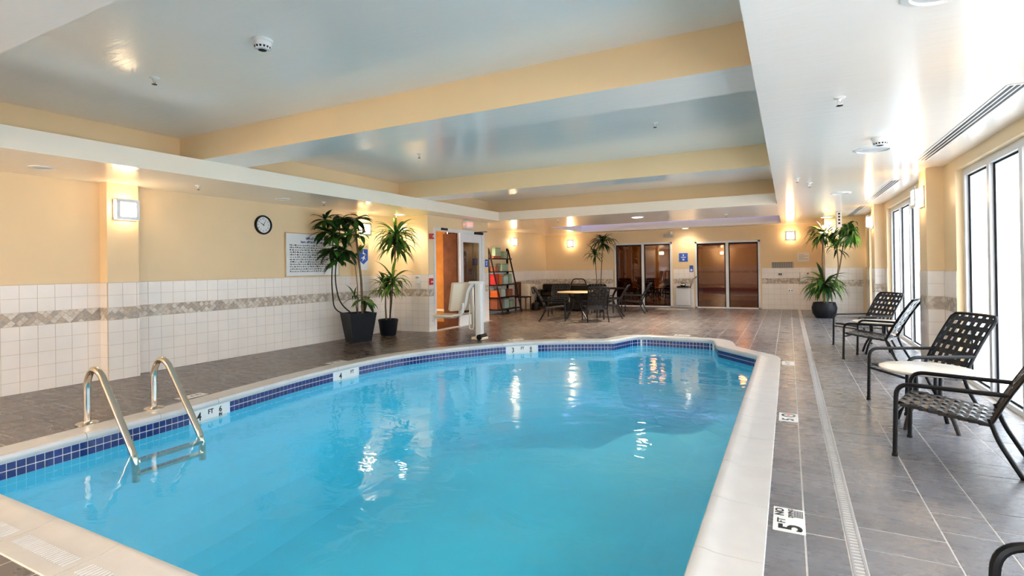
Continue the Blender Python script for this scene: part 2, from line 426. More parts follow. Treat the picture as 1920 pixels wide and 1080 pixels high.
for t in tiles:
    # skip what lies inside the entrance lobby block and beyond the walls
    cx, cy = (t[0] + t[1]) / 2, (t[2] + t[3]) / 2
    if cx < XD and 9.7 < cy < 12.2: continue
    r_ = tile_obj(t)
    if r_: allt.append((r_, cx, cy))
def proj_area(cx, cy):
    d = -0.461 * cx + 0.887 * cy; u_ = (0.887 * cx + 0.461 * cy)
    if d < 0.6: return -1
    px = 960 + CAM_F * u_ / d; py = CAM_CY + CAM_F * 1.4 / d
    if px < -60 or px > 1980 or py > 1150: return -1
    return 1.0 / d
allt.sort(key=lambda q: -proj_area(q[1], q[2]))
rest = MB(); cnt = 0
for (kind, (xa, xb, ya, yb)), cx, cy in allt:
    own = cnt < 300 and proj_area(cx, cy) > 0
    dz = random.uniform(-0.0008, 0.0008)
    if kind == 'box':
        if own:
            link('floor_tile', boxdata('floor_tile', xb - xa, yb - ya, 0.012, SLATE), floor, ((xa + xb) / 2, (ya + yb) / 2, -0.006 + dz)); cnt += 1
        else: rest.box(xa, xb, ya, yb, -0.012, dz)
    else:
        g = MB() if own else rest
        nx, ny = max(1, round((xb - xa) / 0.065)), max(1, round((yb - ya) / 0.065)); any_ = False
        for i in range(nx):
            for j in range(ny):
                qx0, qx1 = xa + (xb - xa) * i / nx, xa + (xb - xa) * (i + 1) / nx
                qy0, qy1 = ya + (yb - ya) * j / ny, ya + (yb - ya) * (j + 1) / ny
                if inside((qx0 + qx1) / 2, (qy0 + qy1) / 2, MID): continue
                g.poly([(qx0, qy0, dz), (qx1, qy0, dz), (qx1, qy1, dz), (qx0, qy1, dz)]); any_ = True
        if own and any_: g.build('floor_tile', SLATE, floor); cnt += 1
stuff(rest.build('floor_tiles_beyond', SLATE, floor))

# ------------------------------------------------------------------ pool
pool = thing('swimming_pool', 'turquoise indoor swimming pool with white stone coping and cobalt waterline tiles', 'pool', (0, 0, 0))
ZW = -0.171; DEEP = -1.45
mb = MB(); wallp = PATH; nb = 240
coves = [(0.0, -0.03), (0.0, -0.55), (0.05, -0.80), (0.14, -1.0), (0.28, -1.16), (0.46, -1.28), (0.68, -1.36), (0.92, -1.41)]
rings = []
for d, z in coves:
    rings.append([(lambda f: (f[0].x - f[2].x * d, f[0].y - f[2].y * d, z))(frame(PER * i / nb, 0.03 + d * 0.7)) for i in range(nb)])
for r0, r1 in zip(rings, rings[1:]):
    for i in range(nb): mb.poly([r0[i], r0[(i + 1) % nb], r1[(i + 1) % nb], r1[i]])
tri = tessellate_polygon([wallp])
mb.poly([(-6.2, 1.0, -1.41), (0.2, 1.0, -1.41), (0.2, 11.0, -1.41), (-6.2, 11.0, -1.41)])
mb.build('basin', PLASTER, pool, smooth=True)
mb = MB()
band = [frame(PER * i / 260) for i in range(260)]
for i in range(260):
    a = band[i]; b_ = band[(i + 1) % 260]; pa = a[0] - a[2] * .003; pb = b_[0] - b_[2] * .003
    mb.poly([(pa.x, pa.y, -0.04), (pb.x, pb.y, -0.04), (pb.x, pb.y, -0.176), (pa.x, pa.y, -0.176)])
mb.build('tile_grout', GROUT_W, pool)
# coping stones
prof = [(0.0, -0.05), (-0.018, -0.047), (-0.03, -0.03), (-0.032, -0.005), (-0.022, 0.016), (0.0, 0.024), (0.03, 0.020), (0.07, 0.011), (0.12, 0.007), (0.20, 0.006), (0.286, 0.007), (0.29, 0.003), (0.29, -0.02)]
ns = int(round(PER / 0.645)); sl = PER / ns
for k in range(ns):
    s0 = k * sl + 0.0025; s1 = (k + 1) * sl - 0.0025; m_ = 10
    mb = MB(); rings = []
    for i in range(m_ + 1):
        p, t, nrm = frame(s0 + (s1 - s0) * i / m_, 0.06)
        rings.append([p + nrm * d + Vector((0, 0, z)) for d, z in prof])
    q = len(prof); mb.v = [tuple(v) for r_ in rings for v in r_]
    for i in range(m_):
        for j in range(q): a = i * q + j; b_ = i * q + (j + 1) % q; mb.f.append((a, b_, b_ + q, a + q)); mb.mi.append(0)
    mb.f.append(tuple(range(q))); mb.f.append(tuple(m_ * q + j for j in range(q))[::-1]); mb.mi += [0, 0]
    st = mb.build('coping_stone', COPE, pool, smooth=True)
    c, t, nrm = frame((s0 + s1) / 2)
    if c.y < 1.6 and c.x < -1.0:      # grip ridges moulded into the stones of the near edge
        g = MB()
        for i in range(22):
            p, t, nrm = frame(s0 + 0.06 + (s1 - s0 - 0.12) * i / 21)
            a = p + nrm * 0.135; b_ = p + nrm * 0.215; h = t * 0.0055
            g.poly([a - h + Vector((0, 0, .006)), a + Vector((0, 0, .0100)), b_ + Vector((0, 0, .0100)), b_ - h + Vector((0, 0, .006))])
            g.poly([a + Vector((0, 0, .0100)), a + h + Vector((0, 0, .006)), b_ + h + Vector((0, 0, .006)), b_ + Vector((0, 0, .0100))])
        stuff(g.build('grip_ridges', COPE, st))
# waterline markers (white plates) and their text
plates = [(-5.56, 3.37, -5.59, 3.80, 'FT', '4', '6', 'ladder'), (-5.745, 5.62, -5.745, 6.0, 'FT', '4', None, ''), (-4.60, 8.62, -4.20, 9.04, 'FT', '3', '6', '')]
PL = []
for (xa, ya, xb, yb, *tx) in plates:
    # the path runs from far to near along the left side
    s1 = near_s(xa, ya); s0 = near_s(xb, yb); PL.append((min(s0, s1), max(s0, s1), tx))
PT = 0.0625
def in_plate(s): return any(a - PT * .45 < s < b_ + PT * .45 for a, b_, _ in PL)
tdata = boxdata('waterline_tile', 0.0552, 0.006, 0.0552, BLUE_T)
ncol = int(PER / PT); rest = MB(); items = []
for i in range(ncol):
    s = (i + 0.5) * PER / ncol
    if in_plate(s): continue
    p, t, nrm = frame(s, 0.02)
    for z in (-0.083, -0.1455):
        d = -0.461 * p.x + 0.887 * p.y
        vis = s > S_P1 - .2 and s < S_LC + .1 and z > -0.15
        items.append((-1.0 / d if vis and d > .5 else 1.0, p, t, nrm, z))
items.sort(key=lambda q: q[0])
for k, (key_, p, t, nrm, z) in enumerate(items):
    c = p - nrm * 0.005
    if k < 300 and key_ < 0:
        link('waterline_tile', tdata, pool, (c.x, c.y, z), math.atan2(t.y, t.x))
    else:
        h = t * 0.0276; o1 = -nrm * 0.003
        A = c + o1 - h; B = c + o1 + h
        rest.poly([(A.x, A.y, z - .0276), (B.x, B.y, z - .0276), (B.x, B.y, z + .0276), (A.x, A.y, z + .0276)])
stuff(rest.build('waterline_tiles_beyond', BLUE_T, pool))
for a, b_, (ft, num, inch, _) in PL:
    mb = MB(); mm = 6
    for i in range(mm):
        p0, t0, n0 = frame(a + (b_ - a) * i / mm); p1, t1, n1_ = frame(a + (b_ - a) * (i + 1) / mm)
        q0 = p0 - n0 * .010; q1 = p1 - n1_ * .010
        mb.poly([(q0.x, q0.y, -.052), (q1.x, q1.y, -.052), (q1.x, q1.y, -.2), (q0.x, q0.y, -.2)])
    plate = mb.build('depth_plate', WHITEP, pool)
    L_ = b_ - a
    def put(s_, txt, size, zz, sx=1.0):
        p, t, nrm = frame(s_); q = p - nrm * .0115
        text('depth_letters', txt, size, PRINT, plate, (q.x, q.y, zz), (R(90), 0, math.atan2(-t.y, -t.x)), sx=sx, bold=.002)
    # reading direction is against the path direction
    put(b_ - L_ * .2, num, .12, -.125, .9); put(b_ - L_ * (.52 if inch else .72), ft, .07, -.10, .9)
    if inch: put(b_ - L_ * .80, inch, .085, -.105, .9); put(b_ - L_ * .80, 'IN', .045, -.16, .9)
# water
mb = MB()
for t in tri: mb.poly([(wallp[i].x, wallp[i].y, ZW) for i in t])
wat = tag(mb.build('pool_water', WATER), 'clear rippled turquoise water filling the swimming pool', 'water', kind='stuff')
for q in wat.data.polygons:
    if q.normal.z < 0: q.flip()

# ------------------------------------------------------------------ tiled wainscot
ROWS = [(1.117, 1.28), (0.954, 1.117), (0.628, 0.791), (0.465, 0.628), (0.302, 0.465), (0.139, 0.302), (0.0, 0.139)]
BANDZ = (0.791, 0.954); TP = 0.1725
mos_count = 0
def wainscot(parent, axis, plane, sgn, a, b_, start=None, own=True, mos_own=True, hidden_from=None):
    """tiles on a wall: axis 'y' = plane x=plane, runs along y; axis 'x' = plane y=plane; sgn = outward side"""
    global mos_count
    th = 0.007
    g = MB()
    def put(u0, u1, z0, z1, T):
        o0, o1 = sorted((plane, plane + sgn * T))
        if axis == 'y': return (o0, o1, u0, u1, z0, z1)
        return (u0, u1, o0, o1, z0, z1)
    gb = MB().box(*put(a, b_, 0, 1.284, 0.004)); gb.build('tile_grout', GROUT, parent)
    us = []; u0 = a; st = a if start is None else start
    while st > a: st -= TP
    e = st + TP
    while u0 < b_ - 0.004:
        e2 = min(b_, e)
        if e2 - u0 > 0.02: us.append((u0, e2))
        u0 = e2; e = e2 + TP
    G = 0.0022
    for z0, z1 in ROWS:
        for (c0, c1) in us:
            bx = put(c0 + G, c1 - G, z0 + G, z1 - G, th)
            if own:
                d = (bx[1] - bx[0], bx[3] - bx[2], bx[5] - bx[4])
                link('wall_tile', boxdata('wall_tile', *d, TILE_W), parent, ((bx[0] + bx[1]) / 2, (bx[2] + bx[3]) / 2, (bx[4] + bx[5]) / 2))
            else: g.box(*bx)
    if not own: stuff(g.build('wall_tiles', TILE_W, parent))
    # mosaic band of set-on-point squares
    D = 0.0815; gm = [MB(), MB(), MB(), MB()]; zc0 = BANDZ[0]
    def dia(u, z, h=D / 2 - 0.0018):
        pts = [(u - h, z), (u, z - h), (u + h, z), (u, z + h)]
        for (f, lim, s_) in ((1, BANDZ[0] + .002, 1), (1, BANDZ[1] - .002, -1), (0, a + .001, 1), (0, b_ - .001, -1)):
            o_ = []
            for i in range(len(pts)):
                p, q = pts[i], pts[(i + 1) % len(pts)]
                ip = (p[f] - lim) * s_ >= 0; iq = (q[f] - lim) * s_ >= 0
                if ip: o_.append(p)
                if ip != iq:
                    t = (lim - p[f]) / (q[f] - p[f]); o_.append((p[0] + (q[0] - p[0]) * t, p[1] + (q[1] - p[1]) * t))
            pts = o_
            if len(pts) < 3: return None
        return pts
    nn = int((b_ - a) / D) + 2
    for i in range(nn):
        for (du, dz) in ((0, .25), (0, .75), (.5, 0), (.5, .5), (.5, 1.0)):
            u = a + (i + du) * D; z = zc0 + dz * (BANDZ[1] - BANDZ[0])
            pts = dia(u, z)
            if not pts: continue
            T = 0.006 + random.uniform(0, .0022); mi = random.randrange(4)
            def v3(p, o_):
                X = plane + sgn * o_
                return (X, p[0], p[1]) if axis == 'y' else (p[0], X, p[1])
            mine = mos_own and mos_count < 300
            t_ = MB() if mine else gm[mi]
            t_.poly([v3(p, T) for p in pts])
            for j in range(len(pts)):
                p, q = pts[j], pts[(j + 1) % len(pts)]; t_.poly([v3(p, T), v3(q, T), v3(q, 0.002), v3(p, 0.002)])
            if mine: t_.build('mosaic_tile', MOS[mi], parent); mos_count += 1
    for mi in range(4):
        if gm[mi].f: stuff(gm[mi].build('mosaic_tiles', MOS[mi], parent))

# ------------------------------------------------------------------ walls
def wallbox(name, args, mat=PAINT): return struct(MB().box(*args).build(name, mat))
wl = wallbox('wall_left', (XL - .25, XL, YN, 9.63, 0, ZC))
wainscot(wl, 'y', XL, 1, 2.0, 3.73, start=2.718)
wainscot(wl, 'y', XL, 1, 4.11, 8.29, start=4.145)
wainscot(wl, 'y', XL, 1, YN, 2.0, own=False, mos_own=False)
wainscot(wl, 'y', XL, 1, 8.62, 9.62, own=False, mos_own=False)
def pilaster(y0, y1, xf):
    p = MB().box(XL, xf, y0, y1, 0, ZS).build('pilaster', PAINT, wl)
    return p
p1 = pilaster(3.73, 4.11, -7.89); wainscot(p1, 'y', -7.89, 1, 3.73, 4.11, start=3.73, mos_own=True); wainscot(p1, 'x', 3.73, -1, XL, -7.89, own=True, mos_own=False)
p2 = pilaster(8.29, 8.62, -7.9); wainscot(p2, 'y', -7.9, 1, 8.29, 8.62, own=False, mos_own=False); wainscot(p2, 'x', 8.29, -1, XL, -7.9, own=False, mos_own=False)
p0 = pilaster(-.7, -.3, -7.89)
# entrance wall block: return wall at y=9.62, entrance wall in plane XD with door opening, alcove side
DY0, DY1, DZ = 9.88, 12.02, 2.29
we = wallbox('wall_entrance', (XL - .25, XD, 9.63, 9.73, 0, ZC))
MB().box(XD - .12, XD, 9.73, DY0, 0, ZC).box(XD - .12, XD, DY1, 12.3, 0, ZC).box(XD - .12, XD, DY0, DY1, DZ, ZC).build('door_wall', PAINT, we)
wainscot(we, 'x', 9.63, -1, XL, XD, own=False, mos_own=False)
wainscot(we, 'y', XD, 1, 9.63, DY0 - .05, own=False, mos_own=False); wainscot(we, 'y', XD, 1, DY1 + .05, 12.3, own=False, mos_own=False)
wa = wallbox('wall_alcove', (XL - .25, XL, 12.2, YB + .1, 0, ZC))
MB().box(XL - .25, XD - .12, 12.2, 12.3, 0, ZC).build('alcove_return', PAINT, wa)
wainscot(wa, 'y', XL, 1, 12.32, YB, own=False, mos_own=False)
# lobby behind the entrance
lob = wallbox('wall_lobby', (-9.35, -9.25, 9.5, 12.3, 0, ZC), WOODB)
MB().box(-9.25, -8.0, 11.62, 11.7, 0, 2.5).build('wood_panel', WOODO, lob)
MB().box(-8.0, XD - .3, 11.98, 12.06, 0, 2.5).build('wood_panel', WOODB, lob)
MB().box(-9.3, XD - .12, 9.73, 12.3, 2.5, 2.595).build('lobby_ceiling', WOODB, lob)
MB().box(-9.25, -8.0, 11.60, 11.62, 0.28, 0.34).build('wood_rail', WOODT, lob)
MB().box(-9.3, XD - .12, 9.73, 12.2, -0.006, 0.002).build('lobby_floor', WOODB, lob)
L = bpy.data.lights.new('lobby_lamp', 'POINT'); L.energy = 11; L.color = (1.0, 0.66, 0.32); L.shadow_soft_size = 0.1
o = bpy.data.objects.new('lobby_lamp', L); COL.objects.link(o); o.location = (-8.3, 10.3, 1.6)
# far wall with two sliding door openings
D1 = (-5.43, -3.46, 2.19); D2 = (-2.72, -0.78, 2.16)
wb = wallbox('wall_back', (XL - .2, D1[0], YB, YB + .2, 0, ZC))
MB().box(D1[1], D2[0], YB, YB + .2, 0, ZC).box(D2[1], 0.9, YB, YB + .2, 0, ZC).box(D1[0], D1[1], YB, YB + .2, D1[2], ZC).box(D2[0], D2[1], YB, YB + .2, D2[2], ZC).build('door_wall', PAINT, wb)
for a, b_ in ((XL, D1[0] - .04), (D1[1] + .04, D2[0] - .04), (D2[1] + .04, 0.86)): wainscot(wb, 'x', YB, -1, a, b_, own=False, mos_own=False)
corner = MB().box(0.86, 2.0, 16.3, YB + .2, 0, ZS).build('corner_pier', PAINT, wb)
wainscot(corner, 'x', 16.3, -1, 0.86, 1.7, own=False, mos_own=False); wainscot(corner, 'y', 0.86, -1, 16.3, YB, own=False, mos_own=False)
# wall behind the photographer
wn_ = wallbox('wall_near', (-6.5, -1.3, YN - .2, YN, 0, ZC))
MB().box(1.5, 2.1, YN - .2, YN, 0, ZC).box(XL - .25, -7.9, YN - .2, YN, 0, ZC).box(-1.3, 1.5, YN - .2, YN, WTOP, ZC).box(-7.9, -6.5, YN - .2, YN, WTOP, ZC).build('window_surround', PAINT, wn_)
wainscot(wn_, 'x', YN, 1, -6.5, -1.3, own=False, mos_own=False)
# window wall
wr = wallbox('wall_right', (XR, 2.06, YN, WINDOWS[0][0], 0, ZS))
mb = MB()
ends = [w_[1] for w_ in WINDOWS]; starts = [w_[0] for w_ in WINDOWS[1:]] + [16.35]
for a, b_ in zip(ends, starts): mb.box(XR, 2.06, a, b_, 0, ZS)
for a, b_ in WINDOWS: mb.box(XR, 2.06, a, b_, WTOP, ZS)
mb.build('window_pier', PAINT, wr)
PILR = [(-0.52, -0.08), (3.68, 4.12), (8.52, 8.94), (13.2, 13.6)]
for (a, b_) in PILR:
    p = MB().box(1.58, XR, a, b_, 0, ZS).build('pilaster', PAINT, wr)
    ow = 8 < a < 9
    wainscot(p, 'y', 1.58, -1, a, b_, own=ow, mos_own=False); wainscot(p, 'x', a, -1, 1.58, XR, own=ow, mos_own=False)
for a, b_ in zip(ends, starts):
    pa = [q for q in PILR if a < q[0] < b_]
    segs = [(a, pa[0][0]), (pa[0][1], b_)] if pa else [(a, b_)]
    for (u0, u1) in segs:
        if u1 - u0 > .05: wainscot(wr, 'y', XR, -1, u0, min(u1, 16.3), own=False, mos_own=False)

# windows
for i, (a, b_) in enumerate(WINDOWS):
    wn = bpy.data.objects.new('window_%d' % (i + 1), None); COL.objects.link(wn); struct(wn)
    npan = max(1, round((b_ - a) / 0.97)); pw = (b_ - a) / npan
    fr = MB().box(XG - .05, XG + .06, a, b_, WTOP - .075, WTOP).box(XG - .05, XG + .06, a, b_, 0, .05).box(XG - .05, XG + .06, a, a + .065, .05, WTOP - .075).box(XG - .05, XG + .06, b_ - .065, b_, .05, WTOP - .075)
    fr.build('window_frame', ALU, wn)
    for k in range(1, npan): MB().box(XG - .05, XG + .06, a + k * pw - .04, a + k * pw + .04, .05, WTOP - .075).build('mullion', ALU, wn)
    for k in range(npan):
        y0 = a + k * pw + (.065 if k == 0 else .04); y1 = a + (k + 1) * pw - (.065 if k == npan - 1 else .04)
        MB().box(XG - .004, XG + .004, y0, y1, .05, WTOP - .075).build('pane', FOGGED, wn)
        g = MB()
        for (u0, u1, z0, z1) in ((y0, y0 + .03, .05, WTOP - .075), (y1 - .03, y1, .05, WTOP - .075), (y0, y1, .05, .068), (y0, y1, WTOP - .093, WTOP - .075)): g.box(XG - .016, XG - .005, u0, u1, z0, z1)
        g.build('gasket', GASKET, wn)
for i, (a, b_) in enumerate(FILLWINS):  # windows added out of view for light from behind
    wn = bpy.data.objects.new('window_%d' % (len(WINDOWS) + 1 + i), None); COL.objects.link(wn); struct(wn)
    yg = YN - .1; npan = round((b_ - a) / .95); pw = (b_ - a) / npan
    MB().box(a, b_, yg - .05, yg + .05, WTOP - .075, WTOP).box(a, b_, yg - .05, yg + .05, 0, .05).box(a, a + .065, yg - .05, yg + .05, .05, WTOP - .075).box(b_ - .065, b_, yg - .05, yg + .05, .05, WTOP - .075).build('window_frame', ALU, wn)
    for k in range(1, npan): MB().box(a + k * pw - .04, a + k * pw + .04, yg - .05, yg + .05, .05, WTOP - .075).build('mullion', ALU, wn)
    for k in range(npan): MB().box(a + k * pw + .04, a + (k + 1) * pw - .04, yg - .004, yg + .004, .05, WTOP - .075).build('pane', FOGGED, wn)
tag(struct(MB().box(-40, 40, -40, YN - .2, -0.2, -0.03).build('outside_terrace', SNOW)), 'pale paved terrace outside the added windows behind the photographer', 'paving')
tag(struct(MB().box(2.06, 40, YN - .2, 50, -0.2, -0.03).build('outside_ground', SNOW)), 'pale paved ground outside the fogged windows', 'paving')

# ------------------------------------------------------------------ ceiling
ceil = struct(MB().box(XL - .25, 2.06, YN - .2, YB + .4, ZC, ZC + .15).build('ceiling', CEIL))
XF0, XF1 = -6.54, -0.18           # coffer opening
YF0, YF1 = 1.28, 11.9
LX0, LX1, LY0, LY1 = -6.35, -0.2, 14.75, 17.55   # far tray with violet strip
mb = MB()
def slab(x0, x1, y0, y1, nm='soffit'):
    g = MB(); g.box(x0, x1, y0, y1, ZS, ZB); return g.build(nm, CEIL, ceil)
slab(XL - .25, XF0, YN, YB + .3); slab(XF1, 2.06, YN, YB + .3); slab(XF0, XF1, YN, YF0)
slab(XF0, XF1, YF1, LY0); slab(XF0, XF1, LY1, YB + .3); slab(XF0, LX0, LY0, LY1)
SB = 0.45
def side(nm, *a): return MB().box(*a).build(nm, TAN, ceil)
side('coffer_side', XF0 - SB - .1, XF0 - SB, YN, YF1 + .4, ZB, ZC); side('coffer_side', XF1 + SB, XF1 + SB + .1, YN, YF1 + .4, ZB, ZC)
side('coffer_side', XF0 - SB, XF1 + SB, YF1 + .28, YF1 + .38, ZB, ZC); side('coffer_side', XF0 - SB, XF1 + SB, YF0 - .4, YF0 - .3, ZB, ZC)
side('fascia_face', XF0 - .001, XF0 + .004, YF0, YF1, ZS + .001, ZB).data.materials[0] = FASCIA
side('fascia_face', XF0, XF1, YF1 - .004, YF1 + .001, ZS + .001, ZB).data.materials[0] = FASCIA
for (a, b_) in ((4.15, 4.77), (8.52, 9.1)):
    g = MB(); g.box(XF0 - SB, XF1 + SB, a, b_, ZB, ZC); bo = g.data('beam', [TAN, CEIL])
    for p in bo.polygons: p.material_index = 1 if abs(p.normal.z) > .5 else 0
    link('beam', bo, ceil)
# tray walls and lid
g = MB(); g.box(LX0 - .02, LX0, LY0, LY1, ZB, ZB + .1).box(LX1, LX1 + .02, LY0, LY1, ZB, ZB + .1).box(LX0, LX1, LY1, LY1 + .02, ZB, ZB + .1).box(LX0, LX1, LY0 - .02, LY0, ZB, ZB + .1).box(LX0, LX1, LY0, LY1, ZB + .1, ZB + .12)
g.build('ceiling_tray', FASCIA, ceil)
MB().box(LX0 + .1, LX1 - .05, LY1 - .03, LY1 - .005, ZB + .03, ZB + .06).box(LX0 + .005, LX0 + .03, LY0 + .1, LY1 - .05, ZB + .03, ZB + .06).build('led_strip', LED, ceil)

# ------------------------------------------------------------------ entrance door
d1 = bpy.data.objects.new('door_1', None); COL.objects.link(d1); struct(d1)
MB().box(XD - .13, XD + .03, DY0 - .05, DY0 + .01, 0, DZ + .05).box(XD - .13, XD + .03, DY1 - .09, DY1 + .05, 0, DZ + .05).box(XD - .13, XD + .03, DY0, DY1, DZ - .02, DZ + .05).build('door_frame', ALU, d1)
MB().box(XD - .05, XD + .03, 10.90, 10.99, 0, DZ - .02).build('meeting_post', ALU, d1)
lf = MB().box(XD - .05, XD, 10.99, 11.08, .0, DZ - .02).box(XD - .05, XD, 11.84, 11.93, 0, DZ - .02).box(XD - .05, XD, 11.08, 11.84, 2.05, DZ - .02).box(XD - .05, XD, 11.08, 11.84, 0, .25).build('glazed_leaf', ALU, d1)
MB().box(XD - .03, XD - .02, 11.08, 11.84, .25, 2.05).build('leaf_glass', OLIVEGLASS, lf)
MB().box(XD, XD + .03, 11.10, 11.12, 1.0, 1.05).box(XD + .03, XD + .05, 11.06, 11.12, .98, 1.07).build('handle', BLACKM, lf)
wlf = MB().box(-7.55, XD - .06, 10.86, 10.90, 0.01, DZ - .03).build('open_wood_leaf', WOODB, d1)
MB().box(XD + .03, XD + .07, 10.1, 10.32, DZ + .0, DZ + .05).build('motion_sensor', BLACKP, d1)
MB().box(XD + .03, XD + .09, 11.55, 11.9, DZ - .03, DZ + .03).box(XD + .05, XD + .35, 11.62, 11.66, DZ + .02, DZ + .035).build('door_closer', BLACKP, d1)

# far sliding doors
def slider(n, D, label=None):
    x0, x1, zt = D; dr = bpy.data.objects.new('door_%d' % n, None); COL.objects.link(dr); struct(dr)
    MB().box(x0, x0 + .06, YB - .03, YB + .12, 0, zt).box(x1 - .06, x1, YB - .03, YB + .12, 0, zt).box(x0, x1, YB - .03, YB + .12, zt - .06, zt).box(x0, x1, YB - .03, YB + .12, 0, .035).build('door_frame', ALU, dr)
    xm = (x0 + x1) / 2 + .01
    MB().box(xm - .045, xm + .045, YB - .025, YB + .1, .035, zt - .06).build('meeting_stile', ALU, dr)
    for a, b_ in ((x0 + .06, xm - .045), (xm + .045, x1 - .06)):
        MB().box(a, b_, YB + .02, YB + .028, .035, zt - .06).build('pane', DARKGLASS, dr)
        MB().box(a, a + .03, YB - .01, YB + .019, .035, zt - .06).box(b_ - .03, b_, YB - .01, YB + .019, .035, zt - .06).box(a, b_, YB - .01, YB + .019, zt - .10, zt - .06).build('gasket', GASKET, dr)
    return dr
slider(2, D1); d3 = slider(3, D2)
MB().tube([(D2[0] + .03, YB - .04, 1.02), (D2[0] + .03, YB - .1, 1.0), (D2[0] - .08, YB - .12, .92), (D2[0] - .16, YB - .1, .6), (D2[0] - .18, YB - .04, .4)], .022, 8).build('pull_handle', STEEL, d3, smooth=True)
# lounge behind the far doors
lg = wallbox('wall_lounge', (XL, 1.2, 22.6, 22.7, 0, 2.9), LOUNGEW)
MB().box(XL, XL + .1, YB + .2, 22.6, 0, 2.9).box(1.1, 1.2, YB + .2, 22.6, 0, 2.9).box(XL, 1.2, YB + .2, 22.6, 2.75, 2.9).build('lounge_shell', LOUNGEW, lg)
MB().box(XL, 1.2, YB + .3, 22.6, -.02, 0.0).build('lounge_floor', LOUNGEF, lg)
MB().box(-3.2, -3.08, YB + .2, 22.6, 0, 2.75).build('lounge_partition', LOUNGEW, lg)
for x, y in ((-5.0, 20.3), (-4.3, 20.6), (-1.5, 20.8)):
    t = thing('pendant_lamp', {-5.0: 'glowing pendant lamp seen through the left pane of the far left glass door', -4.3: 'glowing pendant lamp seen through the right pane of the far left glass door', -1.5: 'glowing ceiling lamp seen through the far right glass door'}[x], 'lamp', (x, y, 2.3), group='lamps behind the far glass doors')
    MB().tube([(0, 0, .1), (0, 0, .45)], .008, 6).build('cord', BLACKM, t)
    MB().lathe([(.02, .12), (.09, .08), (.11, 0), (.08, -.08), (.02, -.1)], 16).build('globe', PENDANT, t, smooth=True)
for x, y, e in ((-4.6, 20.4, 14), (-1.5, 20.8, 26)):
    L = bpy.data.lights.new('lounge_lamp', 'POINT'); L.energy = e; L.color = (1.0, .70, .40); L.shadow_soft_size = .12
    o = bpy.data.objects.new('lounge_lamp', L); COL.objects.link(o); o.location = (x, y, 2.1)
def lounge_chair(x, y, rz, lab):
    t = thing('lounge_armchair', lab, 'armchair', (x, y, 0), rz, 'armchairs behind the far left glass door')
    MB().bbox((0, 0, .30), (.62, .6, .2), .05).build('seat', REDL, t, smooth=True)
    MB().bbox((0, .30, .62), (.66, .14, .66), .06).build('backrest', REDL, t, smooth=True)
    for s in (-1, 1):
        MB().bbox((s * .34, 0, .42), (.1, .6, .3), .04).build('armrest', REDL, t, smooth=True)
        for v in (-1, 1): MB().box(s * .28 - .02, s * .28 + .02, v * .24 - .02, v * .24 + .02, 0, .2).build('leg', WOODD, t)
lounge_chair(-4.6, 19.9, R(170), 'oxblood leather armchair behind the left glass door, nearer the middle stile')
lounge_chair(-3.68, 19.5, R(195), 'oxblood leather armchair behind the left glass door, rightmost one')
lounge_chair(-5.4, 20.1, R(160), 'oxblood leather armchair behind the left pane of the left glass door')

# ------------------------------------------------------------------ pool ladder
lad = thing('pool_ladder', 'polished steel pool ladder with two looped handrails at the left pool edge', 'ladder', (-5.83, 2.87, 0))
for dy in (-.295, .295):
    pts = [(0, dy, -.01), (0, dy, .40), (.10, dy, .53), (.24, dy, .50), (.64, dy, .0), (.80, dy, -.22), (.80, dy, -.40)]
    MB().tube(fillet(pts, [0, .16, .12, .12, .1, .12, 0], 6), .030, 14).build('handrail', STEEL, lad, smooth=True)
    MB().lathe([(.092, 0.001), (.092, .010), (.075, .02), (.032, .028)], 20, (0, dy, 0)).build('flange', STEEL, lad, smooth=True)
for z in (-.225, -.335): MB().box(.76, .84, -.28, .28, z - .012, z + .012).build('rung', STEEL, lad)

# ------------------------------------------------------------------ sconces
def sconce(x, y, axis, sgn, lab, z=2.25, s=.27, watts=0):
    rz = {('y', 1): 0, ('y', -1): math.pi, ('x', -1): -math.pi / 2, ('x', 1): math.pi / 2}[(axis, sgn)]
    t = thing('wall_sconce', lab, 'sconce', (x, y, z), rz, 'square glowing wall sconces')
    MB().box(.003, .02, -s / 2, s / 2, -s / 2, s / 2).build('back_plate', SILVER, t)
    i = s / 2 - .035
    MB().bbox((.06, 0, 0), (.075, 2 * i, 2 * i), .006).build('lit_glass', SCONCE, t)
    g = MB()
    g.box(.095, .108, -s / 2, s / 2, i - .005, s / 2).box(.095, .108, -s / 2, s / 2, -s / 2, -i + .005).box(.095, .108, -s / 2, -i + .005, -i, i).box(.095, .108, i - .005, s / 2, -i, i)
    g.build('front_frame', SILVER, t)
    if watts:
        L = bpy.data.lights.new('sconce_fill', 'POINT'); L.energy = watts; L.color = (1.0, .74, .46); L.shadow_soft_size = .1  # fill lamp added in front of sconces behind the photographer
        o = bpy.data.objects.new('sconce_fill', L); COL.objects.link(o); o.parent = t; o.location = (.22, 0, 0)
    return t
sconce(-7.89, 3.935, 'y', 1, 'square glowing sconce on the pilaster left of the clock')
sconce(-7.9, 8.46, 'y', 1, 'square glowing sconce on the pilaster behind the tall square planter')
sconce(XL, 15.6, 'y', 1, 'square glowing sconce on the alcove wall above the ladder shelf')
sconce(-7.05, YB, 'x', -1, 'square glowing sconce on the far wall left of the palm')
sconce(0.065, YB, 'x', -1, 'square glowing sconce on the far wall right of the glass doors')
sconce(1.58, 8.72, 'y', -1, 'square glowing sconce on the nearer pilaster between the windows')
sconce(1.58, 13.4, 'y', -1, 'square glowing sconce on the farther pilaster beside the hanging plant leaves')
sconce(-4.3, YN, 'x', 1, 'square glowing sconce on the wall behind the photographer', watts=75)
sconce(-7.89, -0.5, 'y', 1, 'added glowing sconce, unseen on the left pilaster behind the photographer', watts=40)  # added out of view to light the coffers from behind
